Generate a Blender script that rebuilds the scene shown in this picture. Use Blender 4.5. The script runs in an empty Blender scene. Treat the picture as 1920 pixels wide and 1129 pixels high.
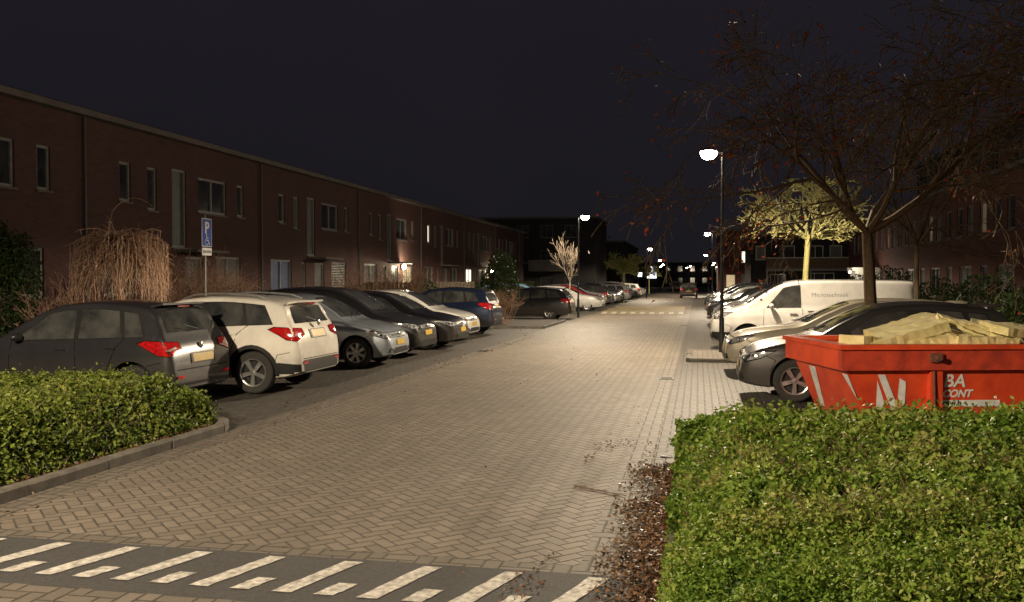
import bpy, bmesh, math, random
import numpy as np
from mathutils import Vector, Matrix, noise
from mathutils.bvhtree import BVHTree
random.seed(7); rng=np.random.default_rng(7)
S=bpy.context.scene
V=Vector
# ------------------------------------------------------------------ materials
def newmat(name):
    m=bpy.data.materials.new(name); m.use_nodes=True
    nt=m.node_tree; b=nt.nodes['Principled BSDF']
    return m,nt,b
def N(nt,t,**k):
    n=nt.nodes.new(t)
    for a,v in k.items(): setattr(n,a,v)
    return n
def MA(nt,op,a,b=None,c=None):
    n=nt.nodes.new('ShaderNodeMath'); n.operation=op
    for i,v in enumerate((a,b,c)):
        if v is None: continue
        if isinstance(v,(int,float)): n.inputs[i].default_value=v
        else: nt.links.new(v,n.inputs[i])
    return n.outputs[0]
def MIXC(nt,f,a,b,bt='MIX'):
    n=nt.nodes.new('ShaderNodeMix'); n.data_type='RGBA'; n.blend_type=bt
    for s,v in ((n.inputs[0],f),(n.inputs[6],a),(n.inputs[7],b)):
        if isinstance(v,(int,float)): s.default_value=v
        elif isinstance(v,tuple): s.default_value=(v[0],v[1],v[2],1)
        else: nt.links.new(v,s)
    return n.outputs[2]
def OBJ(nt): return N(nt,'ShaderNodeTexCoord').outputs['Object']
def NOISE(nt,scale,detail=4,rough=.6,vec=None):
    n=N(nt,'ShaderNodeTexNoise'); n.inputs['Scale'].default_value=scale
    n.inputs['Detail'].default_value=detail; n.inputs['Roughness'].default_value=rough
    nt.links.new(vec if vec is not None else OBJ(nt),n.inputs['Vector']); return n.outputs['Fac']
def RNG(nt,v,a,b,c=0,d=1):
    n=N(nt,'ShaderNodeMapRange'); nt.links.new(v,n.inputs[0])
    for i,x in enumerate((a,b,c,d)): n.inputs[i+1].default_value=x
    return n.outputs[0]
def BUMP(nt,b,h,st=.4,dist=.01):
    n=N(nt,'ShaderNodeBump'); n.inputs['Strength'].default_value=st; n.inputs['Distance'].default_value=dist
    nt.links.new(h,n.inputs['Height']); nt.links.new(n.outputs[0],b.inputs['Normal'])
def simple(name,c1,c2=None,scale=8,rough=.6,metal=0,bump=0,emit=None,est=0,coat=0,spec=None):
    m,nt,b=newmat(name)
    c2=c2 or tuple(x*.75 for x in c1)
    f=NOISE(nt,scale)
    nt.links.new(MIXC(nt,RNG(nt,f,.35,.65),c1,c2),b.inputs['Base Color'])
    b.inputs['Roughness'].default_value=rough; b.inputs['Metallic'].default_value=metal
    if coat: b.inputs['Coat Weight'].default_value=coat; b.inputs['Coat Roughness'].default_value=.04
    if spec is not None: b.inputs['Specular IOR Level'].default_value=spec
    if bump: BUMP(nt,b,f,bump,.01)
    if emit:
        b.inputs['Emission Color'].default_value=(*emit,1); b.inputs['Emission Strength'].default_value=est
        m.cycles.emission_sampling='NONE'
    return m
def paver(name,ca,cb,mort,w=.105,rot=True,tint=None,dirt=.5):
    m,nt,b=newmat(name)
    sp=N(nt,'ShaderNodeSeparateXYZ'); o=OBJ(nt); nt.links.new(o,sp.inputs[0]); x,y=sp.outputs[0],sp.outputs[1]
    k=.70711/w if rot else 1/w
    if rot:
        xp=MA(nt,'MULTIPLY',MA(nt,'ADD',x,y),k); yp=MA(nt,'MULTIPLY',MA(nt,'SUBTRACT',y,x),k)
    else:
        xp=MA(nt,'MULTIPLY',x,k); yp=MA(nt,'MULTIPLY',y,k)
    i=MA(nt,'FLOOR',xp); j=MA(nt,'FLOOR',yp); fx=MA(nt,'SUBTRACT',xp,i); fy=MA(nt,'SUBTRACT',yp,j)
    dd=MA(nt,'SUBTRACT',i,j); mm=MA(nt,'SUBTRACT',dd,MA(nt,'MULTIPLY',MA(nt,'FLOOR',MA(nt,'DIVIDE',dd,4.0)),4.0))
    eq=[MA(nt,'COMPARE',mm,float(q),.2) for q in range(4)]
    dL=MA(nt,'MULTIPLY_ADD',eq[1],5.0,fx); dR=MA(nt,'MULTIPLY_ADD',eq[0],5.0,MA(nt,'SUBTRACT',1.0,fx))
    dB=MA(nt,'MULTIPLY_ADD',eq[2],5.0,fy); dT=MA(nt,'MULTIPLY_ADD',eq[3],5.0,MA(nt,'SUBTRACT',1.0,fy))
    e=MA(nt,'MINIMUM',MA(nt,'MINIMUM',dL,dR),MA(nt,'MINIMUM',dB,dT))
    cm=N(nt,'ShaderNodeCombineXYZ'); nt.links.new(MA(nt,'SUBTRACT',i,eq[1]),cm.inputs[0]); nt.links.new(MA(nt,'SUBTRACT',j,eq[2]),cm.inputs[1])
    wn=N(nt,'ShaderNodeTexWhiteNoise'); wn.noise_dimensions='3D'; nt.links.new(cm.outputs[0],wn.inputs['Vector'])
    wob=NOISE(nt,14,3)
    e2=MA(nt,'ADD',e,MA(nt,'MULTIPLY',MA(nt,'SUBTRACT',wob,.5),.14))
    mask=RNG(nt,e2,.02,.12)
    col=MIXC(nt,wn.outputs['Value'],ca,cb)
    big=NOISE(nt,.45,5,.65); fine=NOISE(nt,60,3)
    mp=N(nt,'ShaderNodeMapping'); mp.inputs['Scale'].default_value=(1,.12,1); nt.links.new(o,mp.inputs[0]); band=NOISE(nt,1.3,4,.6,mp.outputs[0])
    col=MIXC(nt,RNG(nt,big,.35,.7,0,dirt),col,tuple(c*.45 for c in ca),'MIX')
    col=MIXC(nt,RNG(nt,band,.45,.7,0,.35),col,tuple(c*.5 for c in ca),'MIX')
    col=MIXC(nt,RNG(nt,fine,.3,.7,0,.35),col,tuple(c*.5 for c in ca))
    # oil / gum spots
    vo=N(nt,'ShaderNodeTexVoronoi'); vo.inputs['Scale'].default_value=2.2; nt.links.new(o,vo.inputs['Vector'])
    col=MIXC(nt,RNG(nt,vo.outputs['Distance'],.05,.11,.55,0),col,tuple(c*.3 for c in ca))
    col=MIXC(nt,mask,mort,col)
    nt.links.new(col,b.inputs['Base Color']); b.inputs['Roughness'].default_value=.72
    b.inputs['Specular IOR Level'].default_value=.3
    h=MA(nt,'ADD',mask,MA(nt,'MULTIPLY',fine,.3))
    h=MA(nt,'ADD',h,MA(nt,'MULTIPLY',wn.outputs['Value'],.45))
    BUMP(nt,b,h,.7,.009)
    return m
def wallbrick(name,c1,c2,mort,sc=1.0):
    m,nt,b=newmat(name)
    sp=N(nt,'ShaderNodeSeparateXYZ'); nt.links.new(OBJ(nt),sp.inputs[0])
    cm=N(nt,'ShaderNodeCombineXYZ'); nt.links.new(MA(nt,'ADD',sp.outputs[0],sp.outputs[1]),cm.inputs[0]); nt.links.new(sp.outputs[2],cm.inputs[1])
    bt=N(nt,'ShaderNodeTexBrick'); nt.links.new(cm.outputs[0],bt.inputs['Vector'])
    bt.inputs['Scale'].default_value=1; bt.inputs['Brick Width'].default_value=.22; bt.inputs['Row Height'].default_value=.0625
    bt.inputs['Mortar Size'].default_value=.006; bt.inputs['Color1'].default_value=(*c1,1); bt.inputs['Color2'].default_value=(*c2,1); bt.inputs['Mortar'].default_value=(*mort,1)
    big=NOISE(nt,.7,5)
    col=MIXC(nt,RNG(nt,big,.35,.7,0,.55),bt.outputs['Color'],tuple(x*.5 for x in c1))
    nt.links.new(col,b.inputs['Base Color']); b.inputs['Roughness'].default_value=.85
    BUMP(nt,b,bt.outputs['Fac'],-.3,.01)
    return m
def leafmat(name,cols,scale=1.2,transl=.3,rough=.5,spec=.22,wr=.5):
    m,nt,b=newmat(name)
    at=N(nt,'ShaderNodeAttribute'); at.attribute_name='tone'
    big=NOISE(nt,scale,5,.65)
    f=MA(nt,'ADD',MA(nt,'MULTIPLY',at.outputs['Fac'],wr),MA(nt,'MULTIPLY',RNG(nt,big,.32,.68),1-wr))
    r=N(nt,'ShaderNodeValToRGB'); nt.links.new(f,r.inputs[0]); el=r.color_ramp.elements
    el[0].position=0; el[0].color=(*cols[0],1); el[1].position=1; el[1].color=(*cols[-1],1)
    for q,c in enumerate(cols[1:-1]):
        z=el.new((q+1)/(len(cols)-1)); z.color=(*c,1)
    nt.links.new(r.outputs[0],b.inputs['Base Color']); b.inputs['Roughness'].default_value=rough
    b.inputs['Specular IOR Level'].default_value=spec
    tr=N(nt,'ShaderNodeBsdfTranslucent'); nt.links.new(r.outputs[0],tr.inputs[0])
    mx=N(nt,'ShaderNodeMixShader'); mx.inputs[0].default_value=transl
    nt.links.new(b.outputs[0],mx.inputs[1]); nt.links.new(tr.outputs[0],mx.inputs[2])
    nt.links.new(mx.outputs[0],nt.nodes['Material Output'].inputs[0])
    return m
def bark(name,c1,c2): return simple(name,c1,c2,scale=25,rough=.9,bump=.5)
# ------------------------------------------------------------------ mesh builder
class MB:
    def __init__(s): s.v=[];s.f=[];s.m=[];s.s=[];s.mats=[]
    def mi(s,mat):
        if mat not in s.mats: s.mats.append(mat)
        return s.mats.index(mat)
    def add(s,vs,fs,mat,smooth=False,T=None):
        o=len(s.v); k=s.mi(mat)
        s.v+= [tuple(T@V(p)) for p in vs] if T is not None else [tuple(p) for p in vs]
        for f in fs: s.f.append(tuple(i+o for i in f)); s.m.append(k); s.s.append(smooth)
    def obox(s,c,ax,ay,az,mat,taper=1.0):
        c,ax,ay,az=map(V,(c,ax,ay,az)); vs=[]
        for k in (-1,1):
            t=1 if k<0 else taper
            for i,j in ((-1,-1),(1,-1),(1,1),(-1,1)): vs.append(c+ax*i*t+ay*j*t+az*k)
        s.add(vs,[(3,2,1,0),(4,5,6,7),(0,1,5,4),(1,2,6,5),(2,3,7,6),(3,0,4,7)],mat)
    def box(s,x0,x1,y0,y1,z0,z1,mat,T=None):
        vs=[(x0,y0,z0),(x1,y0,z0),(x1,y1,z0),(x0,y1,z0),(x0,y0,z1),(x1,y0,z1),(x1,y1,z1),(x0,y1,z1)]
        s.add(vs,[(3,2,1,0),(4,5,6,7),(0,1,5,4),(1,2,6,5),(2,3,7,6),(3,0,4,7)],mat,False,T)
    def tube(s,p0,p1,r0,r1,mat,n=8,caps=True,T=None):
        p0=V(p0);p1=V(p1);d=(p1-p0).normalized(); a=d.orthogonal().normalized(); b=d.cross(a); vs=[]
        for p,r in((p0,r0),(p1,r1)):
            for i in range(n):
                t=2*math.pi*i/n; vs.append(p+(a*math.cos(t)+b*math.sin(t))*r)
        fs=[(i,(i+1)%n,n+(i+1)%n,n+i) for i in range(n)]
        s.add(vs,fs,mat,True,T)
        if caps: s.add(vs,[tuple(range(n))[::-1],tuple(range(n,2*n))],mat,False,T)
    def lathe(s,prof,mat,n=24,T=None,smooth=True):
        vs=[];m=len(prof)
        for r,h in prof:
            for i in range(n):
                t=2*math.pi*i/n; vs.append((r*math.cos(t),r*math.sin(t),h))
        fs=[(k*n+i,k*n+(i+1)%n,(k+1)*n+(i+1)%n,(k+1)*n+i) for k in range(m-1) for i in range(n)]
        s.add(vs,fs,mat,smooth,T)
    def ell(s,c,rx,ry,rz,mat,T=None,n=12,m=8):
        vs=[];fs=[]
        for k in range(m+1):
            ph=math.pi*k/m
            for i in range(n):
                t=2*math.pi*i/n; vs.append((c[0]+rx*math.sin(ph)*math.cos(t),c[1]+ry*math.sin(ph)*math.sin(t),c[2]+rz*math.cos(ph)))
        for k in range(m):
            for i in range(n): fs.append((k*n+i,(k+1)*n+i,(k+1)*n+(i+1)%n,k*n+(i+1)%n))
        s.add(vs,fs,mat,True,T)
    def finish(s,name,parent=None,sharp=None):
        me=bpy.data.meshes.new(name); me.from_pydata(s.v,[],s.f)
        for m in s.mats: me.materials.append(m)
        me.polygons.foreach_set('material_index',s.m); me.polygons.foreach_set('use_smooth',s.s)
        if sharp: me.set_sharp_from_angle(angle=math.radians(sharp))
        me.update(); ob=bpy.data.objects.new(name,me); S.collection.objects.link(ob)
        if parent: ob.parent=parent
        return ob
def npmesh(name,verts,faces4,mat,tone=None,smooth=False,parent=None):
    me=bpy.data.meshes.new(name); nv=len(verts); nf=len(faces4); k=faces4.shape[1]
    me.vertices.add(nv); me.vertices.foreach_set('co',verts.astype(np.float32).ravel())
    me.loops.add(nf*k); me.loops.foreach_set('vertex_index',faces4.astype(np.int32).ravel())
    me.polygons.add(nf); me.polygons.foreach_set('loop_start',np.arange(0,nf*k,k,dtype=np.int32))
    me.polygons.foreach_set('loop_total',np.full(nf,k,dtype=np.int32))
    if smooth: me.polygons.foreach_set('use_smooth',np.ones(nf,dtype=bool))
    me.update(calc_edges=True)
    if tone is not None:
        a=me.attributes.new('tone','FLOAT','FACE'); a.data.foreach_set('value',tone.astype(np.float32))
    me.materials.append(mat); ob=bpy.data.objects.new(name,me); S.collection.objects.link(ob)
    if parent: ob.parent=parent
    return ob
def empty(name,loc=(0,0,0)):
    e=bpy.data.objects.new(name,None); S.collection.objects.link(e); e.location=(0,0,0); return e
def textmesh(txt,size,extr=0.0,shear=0.0,bold=0.0):
    c=bpy.data.curves.new('t','FONT'); c.body=txt; c.size=size; c.extrude=extr; c.shear=shear; c.offset=bold
    o=bpy.data.objects.new('t',c); S.collection.objects.link(o); dg=bpy.context.evaluated_depsgraph_get()
    me=bpy.data.meshes.new_from_object(o.evaluated_get(dg)); vs=[tuple(v.co) for v in me.vertices]; fs=[tuple(p.vertices) for p in me.polygons]
    bpy.data.objects.remove(o); bpy.data.meshes.remove(me); return vs,fs
# ------------------------------------------------------------------ leaves
def leaves(P,size,upbias=.6,asp=.5,jit=.4):
    n=len(P); nrm=rng.normal(size=(n,3)); nrm[:,2]=np.abs(nrm[:,2])+upbias; nrm/=np.linalg.norm(nrm,axis=1)[:,None]
    r=rng.normal(size=(n,3)); a=np.cross(nrm,r); a/=np.linalg.norm(a,axis=1)[:,None]+1e-9; b=np.cross(nrm,a)
    s=(size*(1+jit*(rng.random(n)-.5)))[:,None] if not np.isscalar(size) else (size*(1+jit*2*(rng.random(n)-.5)))[:,None]
    v=np.stack([P-a*s*.5,P+b*s*asp*.5+nrm*s*.08,P+a*s*.5,P-b*s*asp*.5+nrm*s*.08],1).reshape(-1,3)
    f=np.arange(4*n).reshape(n,4); return v,f
def fbm(x,y,s,seed=0,oct=4):
    r=np.random.default_rng(seed); out=np.zeros_like(x); a=1
    for o in range(oct):
        for k in range(4):
            th=r.random()*6.28; ph=r.random()*6.28; out=out+a*np.sin((x*np.cos(th)+y*np.sin(th))*s*(2**o)*(.7+.6*r.random())+ph)/4
        a*=.6
    return out
def hedge(name,x0,x1,y0,y1,h,n,size,mat,dark,camw=True,seed=1,stalks=0,stalkmat=None,amp=.06,rad=.5,clump=.07):
    par=empty(name)
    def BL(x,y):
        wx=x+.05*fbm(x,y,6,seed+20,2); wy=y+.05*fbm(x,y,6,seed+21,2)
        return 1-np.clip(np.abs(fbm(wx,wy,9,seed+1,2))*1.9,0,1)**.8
    def H(x,y):
        ex=np.minimum(x-x0-.09*fbm(y,y*0,3.5,seed+3),x1-x); ey=np.minimum(y-y0,y1-y-.09*fbm(x,x*0,3.5,seed+4)); e=np.minimum(ex,ey); e=np.clip(e/rad,0,1)
        return (h+amp*fbm(x,y,2.2,seed)-clump*BL(x,y))*(1-(1-e)**2.4*.88)
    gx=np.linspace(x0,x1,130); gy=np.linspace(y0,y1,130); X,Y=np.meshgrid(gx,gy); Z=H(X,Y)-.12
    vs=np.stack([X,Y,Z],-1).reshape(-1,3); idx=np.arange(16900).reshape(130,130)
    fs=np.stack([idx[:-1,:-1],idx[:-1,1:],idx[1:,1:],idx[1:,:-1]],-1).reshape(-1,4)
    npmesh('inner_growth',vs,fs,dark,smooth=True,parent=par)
    m=int(n*2.2); x=rng.uniform(x0,x1,m); y=rng.uniform(y0,y1,m)
    if camw:
        d=np.hypot(x,y); w=np.clip((3.6/d)**1.5,.08,1); keep=(x/np.maximum(y,.1)<.75)|(rng.random(m)<.25); k=(rng.random(m)<w)&keep; x=x[k];y=y[k]
    else: x=x[:n];y=y[:n]
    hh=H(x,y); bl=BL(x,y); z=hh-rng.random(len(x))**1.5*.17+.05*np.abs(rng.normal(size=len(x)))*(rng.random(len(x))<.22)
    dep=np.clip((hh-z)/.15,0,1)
    tone=np.clip(.62*rng.random(len(x))+.38*(1-bl)-.25*dep+.05,0,1)  # random leaf tone plus painted shade: darker in creases and deeper down
    P=[np.stack([x,y,z],1)]
    ns=n//4; t=rng.random(ns); side=rng.integers(0,4,ns) if not camw else rng.choice([0,0,0,2,3],ns)
    sx=np.where(side==0,x0,np.where(side==1,x1,x0+t*(x1-x0))); sy=np.where(side==2,y0,np.where(side==3,y1,y0+t*(y1-y0)))
    inn=.09*np.abs(rng.normal(size=ns))+.14*rng.random(ns); cx=(x0+x1)/2; cy=(y0+y1)/2
    ee=rng.random(ns); inn=inn+ee**2*rad*.35
    wob=.09*fbm(np.where(side<2,sy,sx),sx*0,3.5,seed+3)+.05*np.sin(ee*9+sy*5)
    sx=sx+np.sign(cx-sx)*(inn+wob)*(side<2); sy=sy+np.sign(cy-sy)*(inn+wob)*(side>=2)
    P.append(np.stack([sx,sy,ee*h*.72+.02],1)); tone=np.r_[tone,rng.random(ns)*.8]
    P=np.concatenate(P); dd=np.hypot(P[:,0],P[:,1])
    sz=size*np.clip(dd/4.2,.85,2.0)
    v,f=leaves(P,sz,.3,.52,.8); npmesh('foliage',v,f,mat,tone=tone,parent=par)
    if stalks:
        x=rng.uniform(x0+.1,x1,stalks*4); y=rng.uniform(y0,y1,stalks*4); k=fbm(x*.7,y*1.3,1.1,9)>.15; x=x[k][:stalks];y=y[k][:stalks]
        z=H(x,y)-.03; n2=len(x); L=rng.uniform(.03,.10,n2)*np.where(rng.random(n2)<.05,2.4,1); dx=rng.normal(size=n2)*.9*L; dy=rng.normal(size=n2)*.9*L
        w=.0018; p0=np.stack([x,y,z],1); p1=p0+np.stack([dx,dy,L*.8],1); o=np.stack([np.full(n2,w),np.full(n2,w*.3),np.zeros(n2)],1)
        v=np.stack([p0-o,p0+o,p1+o*.5,p1-o*.5],1).reshape(-1,3); npmesh('dry_twigs',v,np.arange(4*n2).reshape(n2,4),stalkmat,tone=rng.random(n2),parent=par)
    return par
# ------------------------------------------------------------------ trees
def tubes(segs,n=4):
    A=np.array([s[0] for s in segs]);B=np.array([s[1] for s in segs]);ra=np.array([s[2] for s in segs])[:,None];rb=np.array([s[3] for s in segs])[:,None]
    d=B-A; d/=np.linalg.norm(d,axis=1)[:,None]+1e-9; ref=np.tile([0.31,.2,.93],(len(d),1)); ref[np.abs(d[:,2])>.8]=[1,.1,0]
    a=np.cross(d,ref); a/=np.linalg.norm(a,axis=1)[:,None]; b=np.cross(d,a); vs=[]
    for P,r in((A,ra),(B,rb)):
        for i in range(n):
            t=2*math.pi*i/n; vs.append(P+(a*math.cos(t)+b*math.sin(t))*r)
    vs=np.stack(vs,1).reshape(-1,3); base=np.arange(len(segs))[:,None]*2*n
    f=np.concatenate([base+np.array([[i,(i+1)%n,n+(i+1)%n,n+i]]) for i in range(n)],0); return vs,f
def grow(p,d,L,r,depth,o,segs,tips,R):
    ns=o.get('ns',3) if depth<4 else 2; q=V(p); dd=V(d).normalized(); rr=r; mr=o.get('minr',.004)
    pts=[]
    for i in range(ns):
        wg=o['wig'] if depth else .02
        dd=(dd+V((R.gauss(0,1),R.gauss(0,1),R.gauss(0,1)))*wg+V((0,0,o['up'][min(depth,len(o['up'])-1)]))).normalized()
        if 'zmax' in o and q.z>o['zmax'] and dd.z>0: dd=V((dd.x,dd.y,-.08)).normalized()
        if 'zmin' in o and depth and q.z<o['zmin'] and dd.z<0: dd=V((dd.x,dd.y,.15)).normalized()
        q2=q+dd*(L/ns); r2=max(rr*(1-(.45 if depth else .25)/ns),mr); segs.append((tuple(q),tuple(q2),rr,r2)); q=q2; rr=r2; pts.append((V(q),V(dd),rr))
    if depth>=o['depth']:
        tips.append(tuple(q)); return
    nb=o['nb'][min(depth,len(o['nb'])-1)]
    for k in range(nb):
        if k==0 or depth==0: bp,bd,br=pts[-1]
        else: bp,bd,br=pts[R.randrange(0,len(pts))]
        az=2*math.pi*(k+R.random()*.7)/nb; a=bd.orthogonal().normalized(); b=bd.cross(a)
        sp=o['spread'][min(depth,len(o['spread'])-1)]*(R.uniform(.6,1.3) if k or depth==0 else .4)
        nd=(bd*math.cos(sp)+(a*math.cos(az)+b*math.sin(az))*math.sin(sp))
        grow(bp,nd,L*o['ls'][min(depth,len(o['ls'])-1)]*R.uniform(.7,1.2),max(br*R.uniform(.55,.78),mr),depth+1,o,segs,tips,R)
def tree(name,pos,h0,r0,o,barkm,leafm=None,nl=0,ls=.05,seed=1,lean=(0,0,1)):
    R=random.Random(seed); segs=[];tips=[]; grow(V(pos),V(lean),h0,r0,0,o,segs,tips,R)
    par=empty(name); v,f=tubes(segs,4); npmesh('trunk_and_branches',v,f,barkm,smooth=True,parent=par)
    if leafm and nl:
        T=np.array(tips); P=T[rng.integers(0,len(T),nl)]+rng.normal(size=(nl,3))*o.get('ljit',.12)
        v,f=leaves(P,ls,.1,.6); npmesh('leaves',v,f,leafm,tone=rng.random(nl),parent=par)
    return par
# ------------------------------------------------------------------ car builder
black=simple('black_plastic',(.016,.016,.016),rough=.5,spec=.35); rubber=simple('tyre_rubber',(.018,.018,.018),(.035,.032,.028),20,.85)
glass=simple('car_glass',(.022,.024,.025),(.075,.076,.072),2.6,.10,coat=.6)
chrome=simple('alloy',(.45,.45,.44),(.3,.3,.3),10,.32,metal=.8); headm=simple('headlight_lens',(.55,.57,.58),(.2,.2,.22),22,.1,metal=.3,coat=1)
tailm=simple('tail_light_lens',(.50,.010,.01),(.22,.004,.005),26,.12,coat=1,emit=(1,.03,.02),est=.03); platem=simple('licence_plate',(.42,.28,.03),(.34,.23,.03),5,.5)  # tail lenses are unlit; faint emission stands in for reflected light
whitep=simple('white_plastic',(.7,.7,.68),rough=.4); seam=simple('panel_gap',(.006,.006,.006),rough=.9,spec=.1)
clearl=simple('reversing_lens',(.35,.30,.29),(.25,.2,.2),20,.2,coat=1)
_paint={}
def paint(c,metal=.0):
    k=(c,metal)
    if k not in _paint:
        m,nt,b=newmat('car_paint'); f=NOISE(nt,2.5)
        col=MIXC(nt,RNG(nt,f,.35,.65),c,tuple(x*.82 for x in c))
        # road dirt towards the sills
        sp=N(nt,'ShaderNodeSeparateXYZ'); nt.links.new(OBJ(nt),sp.inputs[0])
        dirt=MA(nt,'MULTIPLY',RNG(nt,sp.outputs[2],.25,.75,.75,0),RNG(nt,NOISE(nt,9,4),.3,.7,.3,1))
        col=MIXC(nt,dirt,col,(.07,.06,.05)); nt.links.new(col,b.inputs['Base Color'])
        nt.links.new(RNG(nt,dirt,0,.6,.30,.7),b.inputs['Roughness']); b.inputs['Metallic'].default_value=metal
        nt.links.new(RNG(nt,dirt,0,.4,.85,.1),b.inputs['Coat Weight']); b.inputs['Coat Roughness'].default_value=.04
        _paint[k]=m
    return _paint[k]
PROF={
'hatch':dict(L=3.8,H=1.5,p=[(0,.42),(.02,.58),(.09,.70),(.3,.83),(.7,.93),(1.0,.99),(1.35,1.2),(1.75,1.40),(2.1,1.48),(2.6,1.50),(3.1,1.46),(3.42,1.39),(3.55,1.2),(3.66,1.0),(3.74,.86),(3.78,.7),(3.8,.45)],
   ax=(.74,3.2),belt=(.86,.035),win=[(1.32,1.80,2.25,2.27),(2.34,2.34,2.92,3.02),(3.08,3.0,3.22,3.36)],cowl=(1.03,.94),rw=(1.06,1.36),roof=1.5),
'suv':dict(L=4.16,H=1.55,p=[(0,.48),(.02,.66),(.08,.80),(.3,.93),(.8,1.02),(1.1,1.06),(1.5,1.28),(1.9,1.46),(2.3,1.53),(2.8,1.55),(3.4,1.51),(3.8,1.44),(3.92,1.25),(4.02,1.08),(4.1,.93),(4.14,.75),(4.16,.5)],
   ax=(.84,3.38),belt=(.92,.04),win=[(1.48,1.98,2.42,2.44),(2.50,2.50,3.14,3.22),(3.28,3.2,3.5,3.68)],cowl=(1.1,1.0),rw=(1.10,1.38),roof=1.55),
'estate':dict(L=4.63,H=1.47,p=[(0,.42),(.02,.58),(.1,.70),(.4,.83),(1.0,.93),(1.35,.98),(1.8,1.2),(2.25,1.39),(2.6,1.45),(3.2,1.47),(3.8,1.43),(4.2,1.36),(4.4,1.12),(4.5,.98),(4.58,.85),(4.62,.65),(4.63,.45)],
   ax=(.9,3.65),belt=(.82,.035),win=[(1.75,2.25,2.72,2.74),(2.81,2.81,3.42,3.5),(3.57,3.5,3.98,4.15)],cowl=(1.01,.92),rw=(1.06,1.32),roof=1.47),
'mpv':dict(L=4.4,H=1.63,p=[(0,.45),(.02,.62),(.1,.76),(.4,.9),(.85,1.0),(1.05,1.06),(1.5,1.34),(1.95,1.55),(2.4,1.62),(3,1.63),(3.7,1.58),(4.05,1.5),(4.2,1.25),(4.3,1.05),(4.37,.85),(4.4,.5)],
   ax=(.86,3.55),belt=(.93,.015),win=[(1.5,2.0,2.5,2.52),(2.6,2.6,3.2,3.24),(3.32,3.3,3.75,3.9)],cowl=(1.1,1.02),rw=(1.12,1.44),roof=1.63),
'van':dict(L=4.8,H=1.8,p=[(0,.48),(.03,.75),(.12,.93),(.4,1.06),(.8,1.18),(1.15,1.40),(1.55,1.64),(1.9,1.76),(2.4,1.8),(3.5,1.8),(4.6,1.78),(4.70,1.72),(4.75,1.4),(4.78,.9),(4.8,.5)],
   ax=(.88,3.9),belt=(1.06,.01),win=[(1.32,1.72,2.12,2.14)],cowl=(1.22,1.14),rw=(1.2,1.2),roof=1.8),
}
def catmull(P,n=14):
    out=[]; P=[P[0]]+P+[P[-1]]
    for i in range(1,len(P)-2):
        p0,p1,p2,p3=[np.array(q,float) for q in P[i-1:i+3]]
        for k in range(n):
            t=k/n; out.append(.5*((2*p1)+(-p0+p2)*t+(2*p0-5*p1+4*p2-p3)*t*t+(-p0+3*p1-3*p2+p3)*t**3))
    out.append(np.array(P[-1],float)); return np.array(out)
hubm=simple('hubcap',(.5,.5,.5),(.35,.35,.35),10,.45,metal=.4)
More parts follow.
